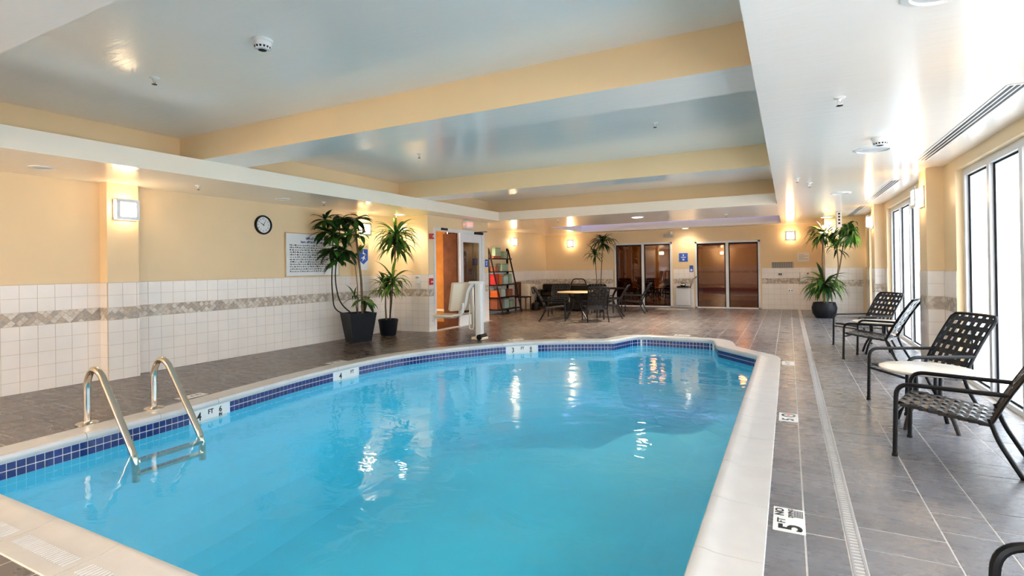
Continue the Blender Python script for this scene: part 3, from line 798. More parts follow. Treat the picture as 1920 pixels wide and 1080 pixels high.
sconce(1.58, -0.3, 'y', -1, 'added glowing sconce, unseen on the window pilaster behind the photographer', watts=18)  # likewise added unseen, for fill from behind
sconce(1.58, 3.9, 'y', -1, 'square glowing sconce on the window pilaster nearest the photographer')

# ------------------------------------------------------------------ recessed lights, detectors, sprinklers, vents
def downlight(x, y, lab, on=False, r=.125, z=ZS, watts=DOWN_W):
    t = thing('recessed_light', lab, 'ceiling light', (x, y, z), 0, 'recessed ceiling lights')
    MB().lathe([(r, 0), (r, -.008), (r - .03, -.014), (r - .035, -.004), (r - .035, .0)], 32, caps=False).build('trim_ring', WHITEP, t, smooth=True)
    MB().lathe([(.001, -.004), (r - .036, -.004), (r - .036, -.001)], 28).build('lens', LAMPON if on else LENSOFF, t)
    if on:
        L = bpy.data.lights.new('downlight_beam', 'SPOT'); L.energy = watts; L.color = (1.0, .83, .62); L.spot_size = R(140); L.spot_blend = .6; L.shadow_soft_size = .08
        o = bpy.data.objects.new('downlight_beam', L); COL.objects.link(o); o.parent = t; o.location = (0, 0, -.03)
    return t
downlight(-7.39, 2.866, 'unlit recessed light in the left soffit near the frame edge')
downlight(-7.44, 6.09, 'unlit recessed light in the left soffit above the clock')
downlight(-7.78, 13.1, 'added fill light in the alcove soffit, hidden behind the entrance wall', True, r=.12, watts=80)  # added lamp, hidden from the camera, brightens alcove and far wall
downlight(0.62, 2.96, 'unlit recessed light on the right soffit at the top edge of the picture', r=.15)
downlight(0.816, 6.78, 'large unlit recessed light beside the smoke detector on the right soffit', r=.18)
downlight(0.82, 10.73, 'unlit recessed light midway along the right soffit', r=.15)
downlight(0.90, 16.05, 'lit recessed light above the plant in the far right corner', True, r=.16, watts=20)
downlight(-3.28, 13.03, 'lit recessed light in the soffit between the coffers', True, r=.16, watts=250)
downlight(-2.95, 17.9, 'lit recessed light above the drinking fountain on the far wall', True, r=.12, watts=14)
downlight(-7.5, 9.15, 'lit recessed light in the left soffit above the small potted dracaena', True, r=.12, watts=24)
for x, y, lab in ((0.8, -1.4, 'by the windows'), (-3.3, -0.6, 'over the deck, nearer the pool'), (-3.3, -2.8, 'over the deck, farther from the pool'), (-7.4, -.4, 'by the left wall, nearer'), (-7.4, -3.0, 'by the left wall, farther')):
    downlight(x, y, 'added fill light, unseen behind the photographer, ' + lab, True)  # lamps added out of view as general fill
def smoke(x, y, z, lab):
    t = thing('smoke_detector', lab, 'detector', (x, y, z), 0, 'ceiling smoke detectors')
    MB().lathe([(.075, 0), (.075, -.018), (.066, -.024), (.062, -.05), (.05, -.072), (.0, -.078)], 28).build('housing', WHITEP, t, smooth=True)
    g = MB()
    for k in range(14):
        a = 2 * math.pi * k / 14; c, s = math.cos(a), math.sin(a); p = Vector((c, s, 0)); q = Vector((-s, c, 0))
        g.poly([p * .0605 + q * .008 + Vector((0, 0, -.052)), p * .0605 - q * .008 + Vector((0, 0, -.052)), p * .054 - q * .007 + Vector((0, 0, -.067)), p * .054 + q * .007 + Vector((0, 0, -.067))])
    g.build('slot', BLACKP, t)
    g = MB().lathe([(.030, -.0785), (.016, -.0795)], 20); g.build('chamber_opening', BLACKP, t)
smoke(-3.484, 2.69, ZC, 'white smoke detector on the near coffer ceiling')
smoke(0.80, 6.18, ZS, 'white smoke detector on the right soffit beside a large recessed light')
def sprinkler(x, y, z, lab):
    t = thing('sprinkler_head', lab, 'sprinkler', (x, y, z), 0, 'ceiling sprinkler heads')
    MB().lathe([(.04, 0), (.04, -.004), (.012, -.012), (.009, -.03)], 18).build('escutcheon', WHITEP, t, smooth=True)
    MB().tube([(-.012, 0, -.02), (-.015, 0, -.04), (0, 0, -.058)], .003, 6).tube([(.012, 0, -.02), (.015, 0, -.04), (0, 0, -.058)], .003, 6).build('yoke', STEEL, t)
    MB().lathe([(.022, -.058), (.022, -.061), (.004, -.064)], 14).build('deflector', BLACKM, t)
for (x, y, z, lab) in ((-4.99, 2.745, ZC, 'sprinkler head on the near coffer ceiling'), (-4.93, 6.5, ZC, 'sprinkler head in the middle coffer, the one nearer the left wall'), (-1.416, 6.556, ZC, 'sprinkler head in the middle coffer, the one nearer the windows'),
                       (.347, 4.53, ZS, 'sprinkler head on the right soffit, nearest the camera'), (-7.22, 4.53, ZS, 'sprinkler head on the left soffit beside the lit pilaster'), (.129, 8.49, ZS, 'sprinkler head on the right soffit, the left of a pair'), (.299, 9.1, ZS, 'sprinkler head on the right soffit, the right of a pair'),
                       (-7.2, 6.75, ZS, 'sprinkler head on the left soffit past the clock'), (-5.2, 12.6, ZS, 'sprinkler head on the soffit above the dining table'), (-1.3, 13.6, ZS, 'sprinkler head on the soffit beside the violet light tray')):
    sprinkler(x, y, z, lab)
def slot_vent(y0, y1, lab):
    t = thing('slot_diffuser', lab, 'air vent', (1.41, y0, ZS), 0, 'linear slot air vents')
    MB().box(-.065, .065, 0, y1 - y0, -.006, -.001).build('frame', WHITEP, t)
    for dx in (-.036, 0, .036): MB().box(dx - .010, dx + .010, .02, y1 - y0 - .02, -.008, -.0055).build('slot', BLACKP, t)
slot_vent(4.79, 7.82, 'long slot vent in the right soffit above the nearest window')
slot_vent(9.5, 12.6, 'slot vent in the right soffit above the middle window')
slot_vent(13.3, 16.2, 'slot vent in the right soffit, farthest from the camera')

# ------------------------------------------------------------------ things on the left wall
ck = thing('wall_clock', 'round black-rimmed wall clock with white face on the cream wall', 'clock', (XL, 6.19, 2.205))
g = MB()
def disc(r, x, n=36): return [(x, r * math.cos(2 * math.pi * i / n), r * math.sin(2 * math.pi * i / n)) for i in range(n)]
def xlathe(prof, n=36, caps=True):
    m_ = MB().lathe(prof, n, caps=caps); m_.v = [(z, x, y) for (x, y, z) in m_.v]; return m_
xlathe([(.165, .002), (.168, .02), (.16, .04), (.14, .042), (.136, .006)], caps=False).build('rim', BLACKP, ck, smooth=True)
xlathe([(.138, .004), (.138, .018)]).build('face', PAPER, ck)
for h in range(12):
    a = R(90 - 30 * (h if h else 12)); text('numeral', str(h if h else 12), .04, PRINT, ck, (.019, .105 * math.cos(a), .105 * math.sin(a)), FX)
for nm, ang, ln, wd in (('hour_hand', 150, .07, .007), ('minute_hand', 60, .10, .005)):
    a = R(ang); d = Vector((0, math.cos(a), math.sin(a))); q = Vector((0, -math.sin(a), math.cos(a))) * wd; o_ = Vector((.024, 0, 0))
    MB().poly([o_ - q - d * .02, o_ + q - d * .02, o_ + q * .6 + d * ln, o_ - q * .6 + d * ln]).build(nm, PRINT, ck)
# rules board
rb = thing('rules_board', 'white printed rules board on the cream wall behind the leafy planter', 'sign', (XL, 7.28, 1.70))
MB().bbox((.012, 0, 0), (.02, 1.26, .79), .004).build('panel', PAPER, rb)
MB().box(.004, .026, -.64, .64, .39, .405).box(.004, .026, -.64, .64, -.405, -.39).box(.004, .026, -.645, -.63, -.4, .4).box(.004, .026, .63, .645, -.4, .4).build('edge_frame', WOODT, rb)
rr = random.Random(3)
def marks(z, h, u0, u1, mat, nm, wmin=.015, wmax=.05, gap=.012):
    g = MB(); u = u0
    while u < u1:
        w_ = rr.uniform(wmin, wmax)
        # each word is a run of letter-like strokes
        k = u
        while k < u + w_:
            hh = h * rr.uniform(.6, 1.0); g.box(.0222, .0232, k, k + .009, z - h / 2, z - h / 2 + hh)
            if rr.random() < .6: g.box(.0222, .0232, k, k + .016, z + h * rr.choice((-.4, 0, .3)), z + h * rr.choice((-.4, 0, .3)) + .008)
            k += .017
        u = k + gap
    g.build(nm, mat, rb)
marks(.31, .05, -.18, .30, BLUEI, 'heading_line', .06, .12); marks(.24, .045, -.30, .34, BLUEI, 'heading_line', .06, .12)
for k in range(12): marks(.175 - k * .044, .024, -.55, rr.uniform(.15, .56), PRINT, 'printed_line')
# blue shield sign on the pilaster behind the planter
sg = thing('shield_sign', 'blue shield-shaped sign with a white figure on the pilaster beside the planter', 'sign', (-7.9, 8.45, 1.67))
MB().box(.002, .006, -.155, .155, -.27, .18).build('white_card', PAPER, sg)
MB().poly([(.008, -.135, .165), (.008, .135, .165), (.008, .135, -.06), (.008, 0, -.155), (.008, -.135, -.06)]).build('blue_shield', BLUEP, sg)
MB().box(.009, .010, -.012, .012, .06, .14).poly([(.0095, -.08, -.03), (.0095, -.02, -.0), (.0095, .06, .05), (.0095, .03, .0), (.0095, .075, -.07), (.0095, .03, -.03), (.0095, -.03, -.10), (.0095, -.015, -.03)]).build('white_figure', PAPER, sg)
# thermostat, fire alarm, signs by the entrance
th = thing('thermostat', 'small white thermostat on the return wall beside the entrance', 'thermostat', (-7.38, 9.63, 1.17))
MB().bbox((0, -.02, 0), (.13, .03, .17), .006).build('body', WHITEP, th); MB().box(-.045, .045, -.038, -.034, .02, .065).build('display', GREYCARD, th)
fa = thing('fire_alarm_strobe', 'red fire alarm strobe high beside the entrance door', 'alarm', (XD, 9.74, 2.13))
MB().bbox((.025, 0, 0), (.045, .13, .12), .006).build('body', REDP, fa); MB().bbox((.055, .02, 0), (.03, .035, .05), .006).build('lens', WHITEP, fa)
fp = thing('fire_pull_station', 'red fire alarm pull station at waist height beside the entrance door', 'alarm', (XD, 9.70, 1.12))
MB().bbox((.025, 0, 0), (.045, .11, .15), .006).build('body', REDP, fp); MB().box(.048, .056, -.035, .035, -.02, .01).build('pull_bar', WHITEP, fp)
rs = thing('restroom_sign', 'small blue plaque on the wall right of the entrance door', 'sign', (XD, 12.19, 1.53))
MB().box(.002, .008, -.085, .085, -.1, .1).build('plate', BLUEP, rs); MB().box(.009, .010, -.02, .02, -.06, .0).box(.009, .010, -.04, .04, .02, .05).build('symbol', PAPER, rs)
ex = thing('exit_sign', 'lit exit sign with red letters above the entrance door', 'sign', (XD, 11.2, 2.475))
MB().bbox((.07, 0, 0), (.12, .32, .2), .008).build('housing', WHITEP, ex)
text('exit_letters', 'EXIT', .15, EXITM, ex, (.1315, 0, 0), FX, sx=.8, bold=.003); text('exit_letters', 'EXIT', .07, EXITM, ex, (.07, -.1615, 0), FY, sx=.75)
hs = thing('hanging_exit_sign', 'narrow white hanging sign with dark marks near the far right corner', 'sign', (1.06, 14.6, ZS))
MB().bbox((0, 0, -.19), (.10, .3, .36), .006).build('housing', WHITEP, hs)
for z in (-.06, -.13, -.2, -.28): MB().box(-.02, .02, -.153, -.1505, z - .022, z + .022).build('mark', PRINT, hs)

# ------------------------------------------------------------------ pool lift
lf_ = thing('pool_lift', 'white pool access lift with ivory seat folded beside the pool', 'pool lift', (-5.40, 8.98, 0), R(0))
MB().bbox((0, 0, .03), (.26, .24, .06), .02).build('base', IVORY, lf_, smooth=True)
MB().tube([(.06, -.14, .06), (.06, .10, .06)], .055, 14).build('foot_roller', BLACKP, lf_, smooth=True)
MB().bbox((.0, 0, .58), (.13, .12, 1.06), .012).build('mast', WHITEP, lf_, smooth=True)
MB().bbox((-.06, 0, 1.12), (.30, .13, .05), .015).build('mast_cap', WHITEP, lf_, smooth=True)
MB().bbox((-.14, .02, .66), (.07, .1, .9), .01).build('actuator', SILVER, lf_, smooth=True)
MB().tube(fillet([(-.10, -.05, 1.10), (-.22, -.05, .98), (-.30, -.06, .62), (-.48, -.06, .44), (-.80, -.06, .42)], .1, 6), .032, 10).build('lift_arm', WHITEP, lf_, smooth=True)
sb_ = MB().bbox((0, 0, 0), (.10, .46, .58), .03); o = sb_.build('seat_back', IVORY, lf_, smooth=True); o.location = (-.42, -.03, .84); o.rotation_euler = (0, R(14), R(-25))
MB().bbox((-.70, -.06, .46), (.46, .44, .05), .02).build('seat', IVORY, lf_, smooth=True)
MB().tube(fillet([(-.25, -.2, .72), (-.27, -.2, .5), (-.95, -.2, .40), (-.97, -.2, .34)], .08, 5), .022, 8).build('footrest_rail', WHITEP, lf_, smooth=True)
MB().tube(fillet([(-.25, .12, .95), (-.27, .12, .5), (-.92, .12, .42)], .08, 5), .022, 8).build('footrest_rail', WHITEP, lf_, smooth=True)
MB().tube(fillet([(-.20, -.03, .70), (-.22, -.03, .2), (-.12, -.03, .2), (-.1, -.03, .7)], .05, 5), .014, 8).build('hose', IVORY, lf_, smooth=True)

# ------------------------------------------------------------------ strap chairs
def make_chair(label):
    t = thing('strap_armchair', label, 'chair')
    rt = .0155
    bk = lambda u: (.205 + .245 * u + .05 * u * u, .33 + .56 * u - .03 * u * u)      # back rail x,z for u 0..1
    for s in (-1, 1):
        MB().tube(fillet([(-.315, s * .285, 0), (-.30, s * .285, .525), (.298, s * .264, .525)], .09, 7), rt, 8).build('arm_frame', BLACKM, t, smooth=True)
        MB().tube(fillet([(.20, s * .262, .36), (.24, s * .262, .22), (.36, s * .268, 0)], .1, 5), rt, 8).build('leg', BLACKM, t, smooth=True)
        MB().lathe([(.019, 0), (.019, .02)], 10, (-.315, s * .285, 0)).build('foot_cap', BLACKP, t)
        MB().lathe([(.019, 0), (.019, .02)], 10, (.36, s * .268, 0)).build('foot_cap', BLACKP, t)
    up = [(bk(u)[0], -.262, bk(u)[1]) for u in (0, .2, .4, .6, .8, .97)]
    dn = [(x, -y, z) for x, y, z in reversed(up)]
    tp = bk(1.04)
    MB().tube(up + [(tp[0], -.235, tp[1]), (tp[0] + .01, -.12, tp[1] + .006), (tp[0] + .01, .12, tp[1] + .006), (tp[0], .235, tp[1])] + dn, rt, 8).build('back_frame', BLACKM, t, smooth=True)
    zs = lambda x: .375 - .06 * (x + .29) / .5
    MB().tube(fillet([(.2, -.25, zs(.2)), (-.29, -.25, zs(-.29)), (-.29, .25, zs(-.29)), (.2, .25, zs(.2)), (.2, -.25, zs(.2))], .04, 4), .0135, 8).build('seat_frame', BLACKM, t, smooth=True)
    MB().tube([(-.30, -.285, .33), (-.30, .285, .33)], .011, 6).build('front_stretcher', BLACKM, t, smooth=True)
    def ribbon(pts, wdir, w_, nm, th=.0028):
        m_ = MB(); k = len(pts); wv = Vector(wdir) * (w_ / 2)
        P_ = [Vector(p) for p in pts]
        for i in range(k):
            tn = (P_[min(k - 1, i + 1)] - P_[max(0, i - 1)]).normalized(); nr = tn.cross(Vector(wdir)).normalized() * th / 2
            m_.v += [tuple(P_[i] - wv - nr), tuple(P_[i] + wv - nr), tuple(P_[i] + wv + nr), tuple(P_[i] - wv + nr)]
        for i in range(k - 1):
            for j in range(4): a = i * 4 + j; b_ = i * 4 + (j + 1) % 4; m_.f.append((a, b_, b_ + 4, a + 4)); m_.mi.append(0)
        m_.f += [(0, 1, 2, 3), ((k - 1) * 4 + 3, (k - 1) * 4 + 2, (k - 1) * 4 + 1, (k - 1) * 4)]; m_.mi += [0, 0]
        return m_.build(nm, STRAP, t)
    # seat weave, tight
    nl, nc = 8, 9; A = .0042
    for i in range(nl):
        y = -.25 + (i + .5) * .5 / nl
        pts = [(-.302, y, zs(-.29) - .012), (-.303, y, zs(-.29) + .008)]
        for j in range(nc * 3 + 1):
            x = -.285 + .48 * j / (nc * 3); pts.append((x, y, zs(x) + .013 + A * math.sin(math.pi * (j / 3 + i) + math.pi * .5)))
        pts += [(.214, y, zs(.2) + .008), (.213, y, zs(.2) - .012)]
        ribbon(pts, (0, 1, 0), .5 / nl - .006, 'seat_strap')
    for j in range(nc):
        x = -.285 + (j + .5) * .48 / nc
        pts = [(x, -.263, zs(x) - .012), (x, -.264, zs(x) + .008)]
        for i in range(nl * 3 + 1):
            y = -.245 + .49 * i / (nl * 3); pts.append((x, y, zs(x) + .013 - A * math.sin(math.pi * (i / 3 + j) + math.pi * .5)))
        pts += [(x, .264, zs(x) + .008), (x, .263, zs(x) - .012)]
        ribbon(pts, (1, 0, 0), .48 / nc - .006, 'seat_strap')
    # open back weave
    nv, nh = 6, 6
    for i in range(nv):
        y = -.245 + (i + .5) * .49 / nv; pts = []
        for j in range(nh * 3 + 1):
            u = .14 + .89 * j / (nh * 3); x, z = bk(u); pts.append((x - .006 - A * math.sin(math.pi * (j / 3 + i) + 1.57), y, z))
        ribbon(pts, (0, 1, 0), .047, 'back_strap')
    for j in range(nh):
        u = .14 + .89 * (j + .5) / nh; x, z = bk(u); x2, z2 = bk(u + .02); wd = Vector((x2 - x, 0, z2 - z)).normalized(); pts = []
        for i in range(nv * 3 + 1):
            y = -.262 + .524 * i / (nv * 3); pts.append((x - .006 + A * math.sin(math.pi * (i / 3 + j) + 1.57) - .02 * (1 - (y / .262) ** 2) * 0, y, z))
        ribbon(pts, tuple(wd), .050, 'back_strap')
    return t
ch0 = make_chair('')
spots = [
    (1.05, 4.86, -18, 'black strap armchair right of the nearer round side table, woven seat in full view', 'strap armchairs along the windows'),
    (1.11, 6.36, 24, 'black strap armchair behind the nearer round side table, woven back facing the camera', 'strap armchairs along the windows'),
    (1.09, 9.22, -23, 'black strap armchair in front of the farther side table, bluish woven back', 'strap armchairs along the windows'),
    (1.08, 10.52, 32, 'black strap armchair farthest along the windows, dark woven back facing the camera', 'strap armchairs along the windows'),
    (0.90, 1.92, 10, 'black strap armchair cut off by the lower right corner, only its armrest shows', 'strap armchairs along the windows'),
    (-5.5, 12.92, 200, 'black strap chair at the left of the dining table, seen from the side', 'strap chairs around the dining tables'),
    (-5.92, 14.35, 105, 'black strap chair behind the dining table, open woven back facing the camera', 'strap chairs around the dining tables'),
    (-4.42, 13.12, -60, 'black strap chair in front of the dining table, back turned to the camera', 'strap chairs around the dining tables'),
    (-4.35, 14.15, 10, 'black strap chair at the right of the wood-topped dining table', 'strap chairs around the dining tables'),
    (-4.15, 15.9, 5, 'black strap chair farthest right, in front of the dark glass door', 'strap chairs around the dining tables'),
    (-4.95, 15.25, -85, 'black strap chair between the two dining tables', 'strap chairs around the dining tables'),
]
chairs = [ch0] + [copy_tree(ch0) for _ in spots[1:]]
for c_, (x, y, a, lab, grp) in zip(chairs, spots):
    c_.location = (x, y, 0); c_.rotation_euler = (0, 0, R(a)); c_['label'] = lab; c_['group'] = grp
# round side tables
def side_table(lab):
    t = thing('side_table', lab, 'table', group='round side tables between the armchairs')
    MB().lathe([(.02, .475), (.315, .475), (.33, .482), (.333, .49), (.33, .498), (.315, .502), (.001, .502)], 40).build('table_top', STONETOP, t, smooth=True)
    for k in range(4):
        a = R(45 + 90 * k); d = Vector((math.cos(a), math.sin(a), 0))
        MB().tube(fillet([d * .12 + Vector((0, 0, .475)), d * .11 + Vector((0, 0, .26)), d * .20 + Vector((0, 0, .14)), d * .25], .12, 6), .016, 8).build('leg', BLACKM, t, smooth=True)
    MB().lathe([(.118, .24), (.125, .25), (.118, .26), (.108, .25), (.118, .24)], 20, caps=False).build('ring', BLACKM, t, smooth=True)
    return t
st0 = side_table('beige stone-topped round side table between the two nearest armchairs'); st1 = copy_tree(st0)
st0.location = (1.02, 5.62, 0); st1.location = (1.2, 9.82, 0); st1['label'] = 'beige stone-topped round side table between the two farther armchairs'
# dining tables
def dining(lab, mat, x, y, r):
    t = thing('dining_table', lab, 'table', (x, y, 0), R(20), 'round dining tables')
    MB().lathe([(.02, .70), (r - .02, .70), (r, .708), (r, .722), (r - .01, .73), (.001, .73)], 40).build('table_top', mat, t, smooth=True)
    for k in range(4):
        a = R(45 + 90 * k); d = Vector((math.cos(a), math.sin(a), 0))
        MB().tube(fillet([d * .30 + Vector((0, 0, .70)), d * .07 + Vector((0, 0, .40)), d * .38 + Vector((0, 0, .0))], .25, 6), .018, 8).build('leg', BLACKM, t, smooth=True)
    MB().lathe([(.07, .38), (.08, .40), (.07, .42), (.06, .40), (.07, .38)], 18, caps=False).build('ring', BLACKM, t, smooth=True)
dining('round dining table with pale wood top and black crossed legs', WOODT, -5.12, 13.62, .52)
dining('dark round dining table beside the left glass door', WOODD, -4.95, 16.1, .45)

# ------------------------------------------------------------------ deck: trench drain, depth markers, floor drain
td = thing('trench_drain', 'narrow grey slotted trench drain running along the right deck', 'drain', (0, 0, 0))
dx0, dx1 = DRAIN; dy0, dy1 = YN + .1, 16.0
MB().box(dx0 + .003, dx1 - .003, dy0, dy1, -.05, -.02).build('channel', BLACKP, td)
for a, b_ in ((dx0 + .003, dx0 + .013), (dx1 - .013, dx1 - .003)): MB().box(a, b_, dy0, dy1, -.02, .001).build('side_rail', GREYM, td)
g = MB(); y = 2.2
while y < 10: g.box(dx0 + .013, dx1 - .013, y, y + .014, -.012, 0.0); y += .032
g.box(dx0 + .013, dx1 - .013, 10, dy1, -.012, -.001).box(dx0 + .013, dx1 - .013, dy0, 2.2, -.012, -.001)
stuff(g.build('grate_bars', GREYM, td))
def deck_plate(x, y, w_, h_, rz, lab):
    t = thing('deck_depth_marker', lab, 'depth marker', (x, y, 0), rz, 'white depth markers set in the deck')
    MB().box(-w_ / 2, w_ / 2, -h_ / 2, h_ / 2, .0012, .0045).build('plate', WHITEP, t); return t
UP = (0, 0, 0)
t = deck_plate(-0.018, 3.265, .30, .155, R(90), 'white deck marker reading 5 FT with a no diving panel')
def dl(t, s, size, x, y, **k): return text('letters', s, size, PRINT, t, (x, y, .0052), UP, ext=.0004, **k)
dl(t, '5', .155, -.095, -.012, bold=.004); dl(t, 'FT', .055, -.025, .035, bold=.001); dl(t, 'NO', .06, .085, .045, bold=.002); dl(t, 'DIVING', .034, .085, -.01, bold=.001)
g = MB()
for k in range(6): g.box(.04, .13, -.068 + k * .008, -.064 + k * .008, .0048, .0054)
g.build('wave_lines', PRINT, t)
t = deck_plate(-0.020, 5.445, .285, .155, R(90), 'white deck marker with a red-centred no diving ring and a numeral, halfway along the pool')
dl(t, '5', .13, -.08, 0, bold=.003)
MB().lathe([(.058, .005), (.058, .0056), (.042, .0056), (.042, .005)], 24, (.065, 0, 0), caps=False).build('ring', PRINT, t); MB().box(.045, .085, -.012, .012, .005, .0056).build('red_bar', ORANGEP, t)
t = deck_plate(-0.025, 8.41, .30, .155, R(90), 'white deck marker at the far end of the right pool edge'); dl(t, '4', .11, -.09, 0, bold=.002); dl(t, 'FT', .08, .06, 0, bold=.002)
for (x, y, rz, a, b_, lab) in ((-6.0, 3.66, 94, '4', '6 IN', 'white deck marker beside the pool ladder'), (-6.12, 5.95, 90, '4', 'FT', 'white deck marker midway along the left pool edge'), (-4.72, 9.20, 48, '3', '6 IN', 'white deck marker at the curved far left pool edge'), (-1.9, 10.98, -2, '3', 'FT', 'white deck marker behind the step alcove of the pool')):
    t = deck_plate(x, y, .30, .15, R(rz + (180 if rz > 40 else 0) - (180 if rz > 40 else 0)), lab); dl(t, a, .11, -.09, 0, bold=.002); dl(t, b_, .07, .05, 0, bold=.001)
fd = thing('floor_drain', 'small dark floor drain in front of the drinking fountain', 'drain', (-3.2, 15.6, 0))
MB().lathe([(.12, .001), (.12, .004), (.10, .005), (.001, .005)], 20).build('grate', BLACKM, fd)
mt = thing('floor_mat', 'thin grey mat on the floor by the left glass door', 'mat', (-3.3, 17.4, 0)); MB().bbox((0, 0, .006), (1.0, .5, .01), .003).build('mat_pad', GREYCARD, mt)

# ------------------------------------------------------------------ far wall things
bs = thing('info_sign', 'square blue sign on the far wall between the two glass doors', 'sign', (-3.09, YB, 1.66)); MB().box(-.14, .14, -.01, -.002, -.14, .14).build('plate', BLUEP, bs)
MB().box(-.015, .015, -.013, -.0105, .04, .10).box(-.08, .08, -.013, -.0105, -.01, .015).box(-.03, .03, -.013, -.0105, -.10, -.05).build('symbol', PAPER, bs)
bs = thing('door_plaque', 'narrow blue plaque left of the far right glass door', 'sign', (-2.84, YB, 1.28)); MB().box(-.06, .06, -.01, -.002, -.11, .11).build('plate', BLUEP, bs); MB().box(-.03, .03, -.012, -.0105, -.08, -.01).build('symbol', PAPER, bs)
cm = thing('security_camera', 'grey security camera on the far wall above the left glass door', 'camera', (-3.45, YB, 2.44)); MB().bbox((0, -.05, .03), (.08, .1, .12), .01).build('bracket', SILVER, cm); MB().bbox((-.1, -.1, -.05), (.3, .12, .1), .02).build('housing', GREYCARD, cm)
nt_ = thing('notice_card', 'white paper notice on the far wall beside the corner plant', 'notice', (.40, YB, 1.59)); MB().box(-.16, .16, -.008, -.002, -.13, .13).build('card', PAPER, nt_)
g = MB()
for k in range(4): g.box(-.12, .02 + .1 * (k % 2), -.010, -.0085, .07 - k * .045, .085 - k * .045)
g.build('printed_line', GREYCARD, nt_)
np_ = thing('notice_plaque', 'wide grey plaque of fine print on the far wall above the tiles', 'notice', (-.16, YB, 1.36)); MB().box(-.30, .30, -.008, -.002, -.095, .095).build('plate', GREYCARD, np_)
g = MB()
for k in range(4):
    for q in range(9): g.box(-.28 + q * .062, -.28 + q * .062 + .045, -.010, -.0085, .06 - k * .042, .075 - k * .042)
g.build('printed_line', PRINT, np_)
tb = thing('emergency_phone', 'white emergency phone box on the tiles beside the corner plant', 'phone', (.40, YB - .01, 1.0)); MB().bbox((0, -.05, 0), (.19, .09, .29), .012).build('box', WHITEP, tb, smooth=True); MB().lathe([(.02, 0), (.02, .03)], 12, (.11, -.05, .08)).build('knob', BLACKP, tb)
ol = thing('switch_plate', 'small white switch plate with dark toggles on the far wall tiles', 'switch', (-.23, YB - .008, 1.08)); MB().bbox((0, -.006, 0), (.14, .012, .12), .003).build('plate', WHITEP, ol); MB().box(-.04, -.01, -.022, -.012, -.03, .03).box(.01, .04, -.022, -.012, -.03, .03).build('toggle', BLACKP, ol)
ol = thing('outlet_plate', 'small steel outlet plate low on the far wall tiles', 'outlet', (.05, YB - .008, .58)); MB().bbox((0, -.006, 0), (.15, .012, .09), .003).build('plate', SILVER, ol); MB().box(-.045, -.02, -.014, -.012, -.02, .02).box(.02, .045, -.014, -.012, -.02, .02).build('socket', BLACKP, ol)
df_ = thing('drinking_fountain', 'wall drinking fountain with a chrome dome on the far wall between the glass doors', 'fountain', (-3.09, YB - .008, .74)); MB().bbox((0, -.14, -.05), (.36, .27, .04), .01).build('tray', BLACKM, df_, smooth=True)
MB().lathe([(.001, .10), (.06, .085), (.095, .03), (.095, -.0), (.07, -.03)], 20, (0, -.14, 0)).build('dome', STEEL, df_, smooth=True); MB().bbox((0, -.08, -.38), (.46, .14, .56), .02).build('cabinet', WHITEP, df_, smooth=True)

# ------------------------------------------------------------------ alcove: ladder shelf, stock, chair, sofa
sh = thing('ladder_shelf', 'dark wooden ladder shelf stacked with boxes and bags against the alcove wall', 'shelf', (XL + .02, 14.5, 0))
SY = .62
for s in (-1, 1):
    MB().box(.0, .05, s * SY - .025, s * SY + .025, 0, 2.02).build('rear_post', WOODD, sh)
    MB().tube([(.52, s * SY, 0), (.06, s * SY, 1.98)], .026, 4).build('leaning_post', WOODD, sh)
SZ = [.14, .50, .88, 1.28, 1.68]; SD = [.50, .42, .34, .26, .20]
for z, d in zip(SZ, SD): MB().box(.02, d, -SY, SY, z - .015, z + .015).build('shelf_board', WOODD, sh)
stock = [(0, -.42, .34, .26, .34, RUST, 'rust brown box', 'storage_box'), (0, .02, .30, .26, .30, MINT, 'mint carton', 'carton'), (0, .40, .26, .24, .24, SAGE, 'sage green box', 'storage_box'),
         (1, -.45, .22, .24, .20, ORANGE, 'orange gift bag', 'gift_bag'), (1, -.12, .28, .22, .26, MINT, 'mint carton', 'carton'), (1, .34, .30, .22, .22, RUST, 'rust brown box', 'storage_box'),
         (2, -.48, .16, .20, .32, REDP, 'red gift bag', 'gift_bag'), (2, -.24, .16, .20, .32, ORANGE, 'orange gift bag', 'gift_bag'), (2, .10, .28, .20, .26, MINT, 'mint carton', 'carton'), (2, .44, .18, .18, .32, SAGE, 'sage green bag', 'gift_bag'),
         (3, -.40, .24, .16, .16, RUST, 'rust brown box', 'storage_box'), (3, .12, .44, .16, .24, SAGE, 'sage green box', 'storage_box'),
         (4, -.30, .46, .13, .07, RUST, 'flat rust box', 'storage_box'), (4, -.25, .34, .12, .26, SAGE, 'sage green carton', 'carton'), (4, .25, .22, .12, .22, SAGE, 'sage green box', 'storage_box')]
lev = ['bottom shelf', 'second shelf from the bottom', 'middle shelf', 'second shelf from the top', 'top shelf']
seen = {}
for (k, y, w_, d, h, mat, nm, kind) in stock:
    key2 = (k, nm); seen[key2] = seen.get(key2, 0) + 1
    z = SZ[k] + .015
    if k == 4 and h == .26: z += .07
    side_ = 'toward the entrance' if y < -.2 else ('toward the far wall' if y > .2 else 'in the middle')
    t = thing(kind, '%s on the ladder shelf, %s, %s' % (nm, lev[k], side_), 'bag' if 'bag' in nm else 'box', (XL + .02 + .05 + d / 2, 14.5 + y, z), 0, 'stock on the ladder shelf')
    MB().bbox((0, 0, h / 2), (d, w_, h), .006).build('body', mat, t)
    if 'bag' in nm: MB().tube(fillet([(0, -w_ * .25, h), (0, -w_ * .25, h + .08), (0, w_ * .25, h + .08), (0, w_ * .25, h)], .03, 4), .004, 5).build('handle', BLACKM, t)
    else: MB().box(-d / 2 - .001, d / 2 + .001, -w_ / 2 - .001, w_ / 2 + .001, h - .03, h - .022).build('lid_seam', WOODD, t)
